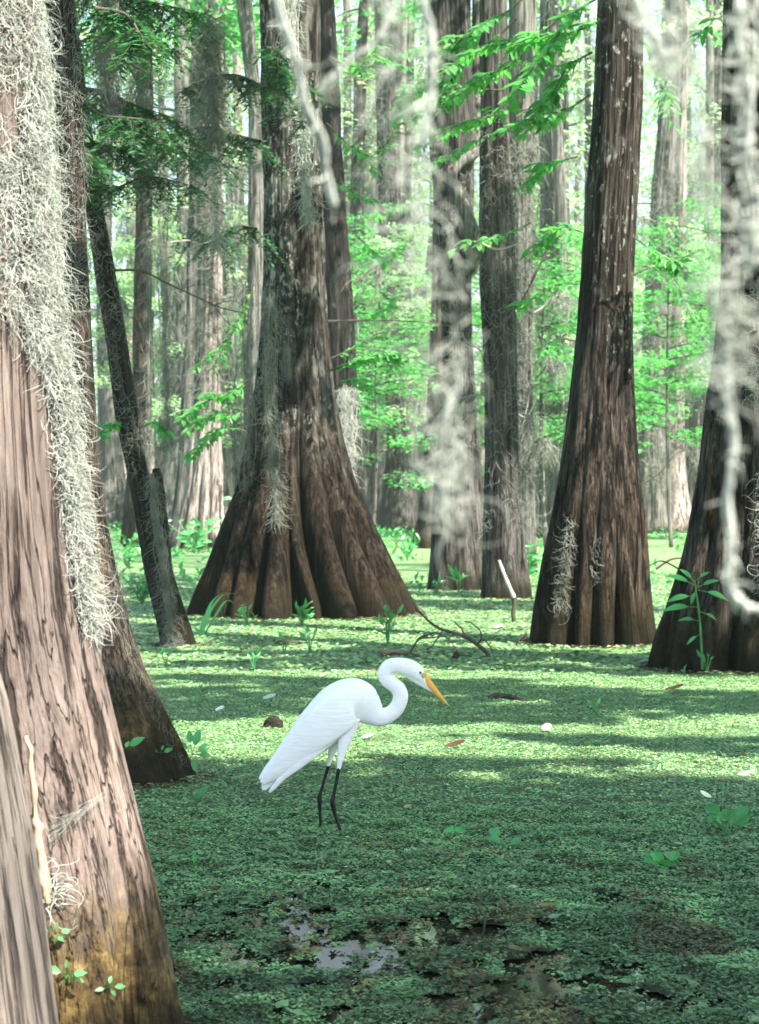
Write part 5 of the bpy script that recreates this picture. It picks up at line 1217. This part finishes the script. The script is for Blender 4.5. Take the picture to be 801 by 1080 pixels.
# ------------------------------------------------------------------ plants
def plant(name, px, py, hpx, nst, leafL_px, lw, seed, label, cat='plant', kind='lance', group=None, tint=(1, 1, 1), Y=None, z0=0.0, lean=0.3, perstem=1, elev=0.9):
    """px,py: foot in the picture; sizes in picture pixels at that depth"""
    r = R_(seed); Y = Y or depth(py); s = Y / F; base = at(px, py, Y) if z0 else np.array([(px - CX) / F * Y, Y, 0.0])
    t = empty(name, base); tag(t, label, cat, group)
    ms = MB(); ml = MB()
    for k in range(nst):
        a = r.random() * 2 * pi; h = hpx * s * (0.55 + 0.5 * r.random()); u = np.linspace(0, 1, 9)
        out = np.array([cos(a), sin(a) * 0.7, 0]) * h * lean * (0.4 + .9 * r.random())
        p = base + out * (u ** 1.5)[:, None] + np.array([0, 0, 1.0]) * (u * h)[:, None] - np.array([0, 0, 0.01])
        tubes(ms, p[None], (np.linspace(1.2, 0.6, 9) * max(0.0016, 0.55 * s))[None], 5)
        if kind == 'round':
            d = np.array([cos(a), sin(a), 0.5 + 0.4 * r.random()]); L = leafL_px * s * (0.7 + .5 * r.random())
            V, q = blade(p[-1], d, np.array([0.1 * r.normal(), -0.6, 1]), L, L * lw, 0.1, 8, round_=True); kk = 0.8 + .4 * r.random(); ml.add(V, q=q, c=np.array(tint) * kk)
        elif kind == 'lance':
            for j in range(perstem):
                f = 1.0 if perstem == 1 else 0.3 + 0.7 * (j + 1) / perstem; b = p[min(8, int(f * 8))]
                d = out / (np.linalg.norm(out) + 1e-6) * (0.5 + .5 * r.random()) * (1 if j % 2 == 0 else -1) + np.array([0.2 * r.normal(), 0.2 * r.normal(), elev]); L = 0.85 * leafL_px * s * (0.45 + .65 * r.random())
                V, q = blade(b, d, np.array([r.normal() * .8, -1, 0.4]), L, L * lw * (.6 + .4 * r.random()), 0.2 + .5 * r.random(), 6); kk = 0.8 + .4 * r.random(); ml.add(V, q=q, c=np.array(tint) * kk)
    ms.build('stem', M_plant, t, loc=base); ml.build('leaves', M_plant, t, smooth=False, loc=base)
    return t
T1 = (1.0, 1.0, 1.0)
plant('water_hyacinth', 768, 884, 26, 9, 20, .85, 1001, 'largest round leaved floating rosette, at the right edge near the front', kind='round', lean=.7)
plant('water_hyacinth', 700, 922, 17, 7, 17, .8, 1002, 'round leaved floating rosette left below the largest one at the right edge', kind='round', lean=.9)
plant('water_hyacinth', 482, 884, 7, 3, 13, .8, 1003, 'tiny round leaved sprig on the duckweed just right of the egret legs', kind='round', lean=.9)
plant('water_hyacinth', 534, 896, 14, 4, 12, .8, 1004, 'small pale round leaved sprig between the egret legs and the rosette', kind='round', lean=1.2, tint=(1.2, 1.0, 1.3))
plant('arrowhead_plant', 206, 856, 18, 3, 20, .5, 1005, 'little upright sprig in front of the foot of the grey brown leaning trunk', elev=1.2)
plant('arrowhead_plant', 205, 916, 16, 3, 12, .4, 1006, 'small sprig on the duckweed right of the pinkish trunk', elev=1.2)
plant('water_hyacinth', 186, 912, 3, 2, 12, .7, 1060, 'flat oval leaf pair floating right of the pinkish trunk', kind='round', lean=1.2)
plant('arrowhead_plant', 627, 752, 12, 3, 14, .6, 1007, 'small cupped green sprig in the open duckweed before the ribbed cypress', elev=1.0)
plant('arrowhead_plant', 409, 682, 44, 7, 15, .45, 1008, 'tall leafy water plant rising above the head of the egret', elev=0.8, perstem=3, lean=.25)
plant('arrowhead_plant', 327, 690, 24, 5, 14, .5, 1009, 'leafy water plant before the foot of the great cypress, right of the clod', elev=1.1)
plant('arrowhead_plant', 300, 690, 20, 4, 12, .5, 1010, 'smaller leafy plant beside the dark clod before the great cypress', elev=1.1)
plant('arrowhead_plant', 268, 710, 20, 4, 16, .5, 1011, 'pointed leaf plant in open duckweed left above the egret back', elev=1.2)
plant('arrowhead_plant', 176, 704, 18, 3, 16, .5, 1012, 'pointed leaf plant below the thin dark leaning trunk', elev=1.2)
plant('arrowhead_plant', 318, 660, 26, 8, 15, .35, 1013, 'leafy tuft against the middle buttress of the great cypress', perstem=3, elev=.5, lean=.5)
plant('arrowhead_plant', 262, 660, 20, 7, 12, .35, 1014, 'leafy tuft at the left lobes of the great cypress', perstem=2, elev=.5, lean=.6)
plant('arrowhead_plant', 484, 626, 18, 8, 16, .4, 1015, 'leafy clump at the foot of the forked grey brown trunk', elev=.9)
plant('arrowhead_plant', 460, 628, 14, 6, 12, .4, 1016, 'low clump left at the foot of the forked grey brown trunk', elev=.9)
plant('leafy_seedling', 556, 616, 44, 9, 13, .45, 1017, 'leafy seedling between the pale trunk and the ribbed cypress', perstem=4, elev=.2, lean=.35)
plant('arrowhead_plant', 746, 712, 26, 5, 17, .45, 1018, 'small leafy plant at the foot of the right edge cypress', elev=.9)
plant('arrowhead_plant', 722, 712, 8, 3, 9, .45, 1019, 'tiny leaf sprout left of the plant at the right edge cypress', elev=.9)
plant('leafy_seedling', 205, 584, 34, 14, 15, .4, 1020, 'bushy green shrub at the foot of the pale pink fluted tree', perstem=4, elev=.2, lean=.7)
plant('leafy_seedling', 222, 578, 52, 10, 14, .4, 1021, 'taller shrub right of the foot of the pale pink fluted tree', perstem=5, elev=.2, lean=.4)
plant('leafy_seedling', 150, 640, 42, 16, 12, .4, 1022, 'green shrub in the water left behind the thin dark leaning trunk', perstem=4, elev=.3, lean=.6)
plant('leafy_seedling', 135, 600, 30, 14, 12, .4, 1023, 'dark shrub in the water beside the grey brown leaning trunk', perstem=4, elev=.3, lean=.8)
plant('leafy_seedling', 650, 570, 26, 12, 10, .4, 1024, 'far shrub glimpsed beside the ribbed cypress', perstem=3, elev=.3, lean=.8)
plant('arrowhead_plant', 430, 592, 24, 12, 9, .5, 1025, 'light green marsh plant clump between the great cypress and the forked trunk', perstem=2, elev=.8, lean=.7)
plant('arrowhead_plant', 535, 600, 14, 7, 9, .5, 1026, 'far leaf clump behind the white leaning stake', perstem=2, elev=.8, lean=.7)

# slender sapling with whorled leaves before the right edge cypress
def sapling():
    Y = 15.0; r = R_(1100); base = np.array([(741 - CX) / F * Y, Y, 0]); t = empty('sapling', base); tag(t, 'slender young sapling with fresh pointed leaves before the right edge cypress', 'sapling')
    ms = MB(); ml = MB(); P = spline(np.array([at(741, 706, Y), at(740, 680, Y), at(738, 650, Y), at(735, 628, Y), at(733, 612, Y)]), 20); tubes(ms, P[None], (np.linspace(.009, .004, 20))[None], 6)
    for (x0, y0, x1, y1) in ((735, 618, 712, 607), (734, 615, 722, 602), (735, 620, 752, 612), (736, 622, 762, 628), (736, 628, 712, 630), (738, 640, 708, 640), (739, 655, 720, 652), (739, 645, 752, 650), (734, 612, 745, 604), (740, 668, 727, 676), (735, 620, 730, 633)):
        a = at(x0, y0, Y); b = at(x1, y1, Y + 0.15 * (r.random() - .5)); m = a + (b - a) * .4; tubes(ms, np.stack([a, (a + m) / 2, m])[None], np.full((1, 3), .0025), 4)
        d = b - m; L = np.linalg.norm(d) * 1.5; V, q = blade(m, d, np.array([0.1 * r.normal(), -0.8, 1]), L, L * .36, .25, 6); ml.add(V, q=q, c=(1.3, 1.25, 1.4))
    ms.build('stem', M_plant, t, loc=base); ml.build('leaves', M_plant, t, smooth=False, loc=base)
sapling()

# sprigs growing on the near trunk and behind it
def sprig(px, py, Y, leaves, seed, label, size=1.0, tint=(2.0, 1.3, 1.8)):
    r = R_(seed); base = surf_px('A' if Y < 6 else 'B', px, py, 0.004); Y = base[1]; t = empty('seedling', base); tag(t, label, 'seedling'); ms = MB(); ml = MB()
    for (dx, dy, L) in leaves:
        a = base; b = at(px + dx * .45, py + dy * .45, Y - .02); e = at(px + dx, py + dy, Y - .03 + .03 * r.random())
        tubes(ms, np.stack([a, (a + b) / 2 + [0, 0, .002], b])[None], np.full((1, 3), .0010), 4)
        V, q = blade(b, e - b, np.array([.2 * r.normal(), -1.4, .7]), L / F * Y, L / F * Y * .5, .18, 8); ml.add(V, q=q, c=np.array(tint) * (.85 + .3 * r.random()))
    ms.build('stem', M_plant, t, loc=base); ml.build('leaves', M_plant, t, smooth=True, loc=base)
sprig(58, 985, 4.62, [(-12, -8, 11), (16, -4, 14), (-2, 10, 9), (8, 6, 10), (2, -10, 8)], 1, 'topmost of three small sprigs on the pinkish trunk foot')
sprig(72, 1028, 4.60, [(-18, -6, 17), (14, -2, 15), (-2, -16, 9), (4, 8, 9), (18, 8, 10), (-6, 10, 8)], 2, 'middle and largest of three small sprigs on the pinkish trunk foot')
sprig(115, 1042, 4.66, [(-12, 2, 10), (14, -2, 13), (2, -10, 9), (6, 6, 8)], 3, 'rightmost of three small sprigs on the pinkish trunk foot')
sprig(132, 790, 8.75, [(-18, -6, 17), (12, -8, 18), (-6, 12, 12), (2, -4, 9)], 4, 'leafy sprig on the left foot of the grey brown leaning trunk', tint=(1, 1, 1))
sprig(170, 795, 8.75, [(-8, -4, 8), (8, -4, 10), (2, -8, 6)], 5, 'small sprig in the middle of the foot of the grey brown leaning trunk', tint=(.9, 1, 1))
sprig(203, 796, 8.9, [(-12, -12, 14), (6, -22, 18), (14, -8, 16), (2, 10, 14), (-10, 2, 12), (-4, -28, 14), (16, 0, 14)], 6, 'pale leafy sprig at the right foot of the grey brown leaning trunk', tint=(1.1, 1.1, 1.2))

def iris_blades():
    Y = depth(672); base = np.array([(213 - CX) / F * Y, Y, 0]); t = empty('reed_tuft', base); tag(t, 'tuft of arching reed blades at the left foot of the great cypress', 'reed')
    for i, pts in enumerate(([(213, 672), (222, 645), (235, 628), (250, 626)], [(212, 672), (217, 650), (226, 632), (240, 624)], [(214, 672), (226, 652), (238, 634), (247, 636)], [(211, 672), (214, 655), (224, 640), (232, 630)], [(214, 672), (208, 664), (202, 662)])):
        P = spline(np.array([at(p[0], p[1], Y + .03 * i) for p in pts]), 16); w = 0.017 * np.sin(np.linspace(.5, pi - .05, 16)); s = np.array([.8, -.5, .2])
        V = np.stack([P + s * w[:, None], P + [0, -.004, 0], P - s * w[:, None]], 1).reshape(-1, 3); ii = np.arange(15)[:, None] * 3
        mb = MB(); mb.add(V, q=np.concatenate([ii + [[0, 1, 4, 3]], ii + [[1, 2, 5, 4]]]), c=(1.6, 1.25, 1.3)); mb.build('blade', M_plant, t, loc=base)
iris_blades()
def grass_tuft():
    r = R_(3); Y = depth(789); b = np.array([(627 - CX) / F * Y, Y, 0.0]); n = 60; a = r.random(n) * 2 * pi; u = np.linspace(0, 1, 5)
    P = b + np.stack([np.cos(a), np.sin(a), 0 * a], 1)[:, None] * (u ** 1.4)[None, :, None] * .05 + np.array([0, 0, 1.]) * (u * .035)[None, :, None]
    mb = MB(); tubes(mb, P, np.tile(.0012 * (1.1 - u), (n, 1)), 3, c=(1.2, 1.2, 1)); tag(mb.build('grass_tuft', M_plant, loc=b), 'fine pale grass tuft in the open duckweed below the cupped sprig', 'grass')
grass_tuft()

# ------------------------------------------------------------------ fallen things on the duckweed
def stick(name, label, paths, mat, Y=None, cat='branch', clods=()):
    mb = MB(); c0 = None
    for (pts, w) in paths:
        P = np.array([at(p[0], p[1], (p[2] if len(p) > 2 else Y)) for p in pts]); P[:, 2] = np.maximum(P[:, 2], w / 2 / F * P[:, 1] * 0.5)
        if c0 is None: c0 = P[0]
        n = 26; Q = spline(P, n); u = np.linspace(0, 1, n); Q[:, 2] += .004 * np.sin(u * 17)
        rr = w / 2 / F * Y * (1.1 - .6 * u) * (1 + .25 * (R_(len(mb.v)).random(n) - .5))
        tubes(mb, Q[None], rr[None], 7)
    o = mb.build(name, mat, loc=c0); tag(o, label, cat); return o
Yt = depth(694)
stick('fallen_branch', 'bare forked branch lying behind the egret head with twigs arching up',
      [([(516, 699), (508, 683), (492, 672), (468, 664), (452, 655), (438, 640)], 4.4), ([(400, 690), (410, 688), (425, 689), (443, 695)], 6.5), ([(516, 699), (500, 694), (485, 690), (476, 686)], 2.6), ([(492, 672), (486, 662), (478, 655)], 2.2), ([(504, 680), (508, 670), (502, 660), (490, 655)], 2.0),
       ([(432, 692), (440, 676), (452, 669), (465, 668)], 2.8), ([(443, 674), (470, 672), (484, 690)], 1.8), ([(468, 664), (460, 676), (450, 688)], 1.8), ([(500, 680), (512, 676), (520, 688)], 1.8), ([(403, 690), (398, 697)], 1.5), ([(413, 690), (409, 700)], 2.5)], M_twig, Yt)
stick('fallen_twig', 'short dark gnarled twig lying before the ribbed cypress', [([(516, 737, depth(738)), (530, 733, depth(738)), (545, 737, depth(740)), (560, 740, depth(741)), (580, 741, depth(742))], 6), ([(530, 733), (524, 738), (519, 737)], 4)], M_twig, depth(740))
stick('fallen_twig', 'thin straight twig stuck up behind the egret back', [([(316, 754), (326, 744), (334, 736)], 3), ([(330, 741), (334, 733)], 1.2)], M_twig, depth(756))
stick('fallen_twig', 'tiny curved twig right below the orange bill', [([(448, 818), (455, 815), (466, 816)], 2)], M_twig, depth(818))
stick('fallen_twig', 'small twig sticking up at the lower right front', [([(722, 1004), (726, 1012), (731, 1022)], 5)], M_twig, depth(1018))
stick('fallen_twig', 'small upright peg in the dark open water front centre', [([(512, 966), (511, 978), (509, 990)], 3)], M_twig, depth(988))
stick('fallen_twig', 'thin pale upright stalk in the open duckweed at right', [([(711, 836), (712, 825), (712, 814)], 1.6), ([(700, 815), (712, 814), (716, 813)], 1.2)], M_twig_pale, depth(836))

def stake():
    Y = depth(657); t = empty('wooden_stake', (at(542, 657, Y)[0], Y, 0)); tag(t, 'weathered stake with a white leaning top, standing left of the ribbed cypress', 'stake')
    b = np.array([at(542, 657, Y)[0], Y, 0.0])
    mb = MB(); P = spline(np.array([at(542, 660, Y), at(542, 645, Y), at(542, 629, Y)]), 12); P[:, 0] += .006 * np.sin(np.arange(12)); tubes(mb, P[None], np.full((1, 12), 2.4 / F * Y), 9); mb.build('post', plain_mat('mossy_post', (0.045, 0.05, 0.028), .9, 20, .3, bump=.004), t, loc=b)
    mb = MB(); P = spline(np.array([at(542.5, 630, Y - .03), at(534, 611, Y - .05), at(526.5, 591, Y - .06)]), 12); tubes(mb, P[None], (np.linspace(2.2, 1.6, 12) / F * Y * (1 + .12 * np.sin(np.arange(12) * 1.7)))[None], 9)
    c = P[-1]; mb.build('pole', plain_mat('bleached_wood', (0.42, 0.43, 0.42), .8, 60, .35), t, loc=b)
stake()

def clod(name, px, py, w, h, seed, col, label, cat='clod'):
    Y = depth(py); s = Y / F; r = R_(seed); n, m = 22, 30; u = np.linspace(0.02, pi * .62, n); v = np.arange(m) / m * 2 * pi
    D = np.stack([np.sin(u)[:, None] * np.cos(v), np.sin(u)[:, None] * np.sin(v), np.cos(u)[:, None] + 0 * v], -1)
    f = 0.55 + 0.9 * fbm(D * 2.3 + seed, seed, 4); P = D * f[..., None] * np.array([w / 2 * s, w / 2 * s * .8, h * s]) + np.array([(px - CX) / F * Y, Y, 0])
    idx = np.arange(n * m).reshape(n, m); a = idx[:-1]; b = np.roll(a, -1, 1); d = idx[1:]; e = np.roll(d, -1, 1)
    mb = MB(); mb.add(P.reshape(-1, 3), q=np.stack([a, b, e, d], -1).reshape(-1, 4)); loc = (P.mean((0, 1))[0], Y, 0)
    tag(mb.build(name, plain_mat(name + '_mat', col, .9, 60, .4, bump=.01), loc=loc), label, cat)
clod('peat_clod', 288, 769, 20, 14, 1, (0.014, 0.011, 0.008), 'dark brown clod of peat poking up left of the egret back')
clod('peat_clod', 304, 680, 30, 6, 2, (0.04, 0.04, 0.02), 'low dark hump before the foot of the great cypress')
clod('peat_clod', 481, 697, 9, 9, 3, (0.03, 0.022, 0.018), 'small dark lump by the fallen forked branch')
clod('peat_clod', 310, 864, 16, 4, 4, (0.05, 0.035, 0.02), 'flat dark lump on the duckweed left of the egret legs')
clod('peat_clod', 512, 884, 12, 5, 5, (0.05, 0.03, 0.04), 'little dark lump beside the round leaved sprig')
clod('peat_clod', 659, 938, 14, 6, 6, (0.04, 0.022, 0.018), 'brown lump in the duckweed below the round leaved rosette')

def fallen_leaf(px, py, Lpx, ang, col, seed, label, wid=.5, dome=.25):
    Y = depth(py); s = Y / F; b = np.array([(px - CX) / F * Y, Y, .022]); d = np.array([cos(ang), sin(ang), .05]); L = Lpx * s
    V, q = blade(b - d * L / 2, d, np.array([.1, -.5, 1.]), L, L * wid, -dome, 8, round_=True)
    V[:, 2] = np.maximum(V[:, 2], .012)
    mb = MB(); mb.add(V, q=q, c=col); V2 = V - np.array([0, 0, .0015]); mb.add(V2, q=q[:, ::-1], c=col)
    tag(mb.build('fallen_leaf', M_flake, loc=b), label, 'leaf')
fallen_leaf(284, 740, 14, .3, (.45, .62, .55), 1, 'pale bluish leaf lying left of the egret back')
fallen_leaf(232, 753, 10, .1, (.75, .78, .74), 2, 'white curled leaf lying farthest left on the duckweed', .7, .4)
fallen_leaf(388, 782, 14, .1, (.55, .7, .6), 3, 'pale leaf under the neck of the egret', .4)
fallen_leaf(576, 774, 12, 1.0, (.42, .28, .25), 4, 'pinkish leaf in open duckweed right of the bill', .8, .5)
fallen_leaf(480, 791, 22, .1, (.07, .028, .02), 5, 'thin reddish leaf lying below the bill tip', .35)
fallen_leaf(712, 730, 20, 0.0, (.14, .06, .035), 6, 'thin rust coloured leaf lying before the right edge cypress', .3)
fallen_leaf(341, 716, 8, .4, (.42, .32, .25), 7, 'tan leaf lying above the shoulder of the egret')
fallen_leaf(787, 822, 18, .0, (.8, .82, .82), 8, 'white strip of leaf at the right edge above the largest rosette', .3)
fallen_leaf(540, 946, 12, .5, (.5, .42, .42), 9, 'mauve leaf lying at front centre right of the open water', .7)
fallen_leaf(745, 846, 12, 2.6, (.72, .82, .6), 10, 'pale yellow leaf lying left of the largest rosette', .6, .5)
fallen_leaf(178, 662, 9, 0, (.7, .72, .7), 11, 'white leaf scrap at the foot of the thin dark leaning trunk', .8, .6)
fallen_leaf(526, 664, 10, 0, (.6, .66, .6), 12, 'pale leaf lying below the white leaning stake', .5)
fallen_leaf(430, 857, 8, 0.4, (.30, .30, .12), 13, 'small olive leaf lying right of the egret legs', .6)

# cobweb on the near trunk
def web():
    r = R_(5); Y = 4.62; A_, B_, C_ = (50, 888), (113, 838), (108, 862); mb = MB(); u = np.linspace(0, 1, 6)[:, None]
    P = []
    for k in range(34):
        f = r.random(); g = r.random(); a = np.array(surf_px('A', 50 + 6 * r.random(), 860 + 32 * f)); b = np.array(at(60 + 52 * g, 872 - 32 * g + 4 * r.normal(), surf_px('A', 60 + 52 * g, 872 - 32 * g)[1] - .02)); P.append(a + (b - a) * u + np.array([0, 0, -.004]) * (u * (1 - u) * 4))
    P.append(surf_px('A', 80, 858, .02) + (surf_px('A', 113, 840, .02) - surf_px('A', 80, 858, .02)) * u)
    tubes(mb, np.array(P), np.full((len(P), 6), .00022), 3)
    tag(mb.build('cobweb', M_moss, loc=surf_px('A', 80, 865)), 'torn white cobweb stretched low across the pinkish trunk', 'cobweb')
web()
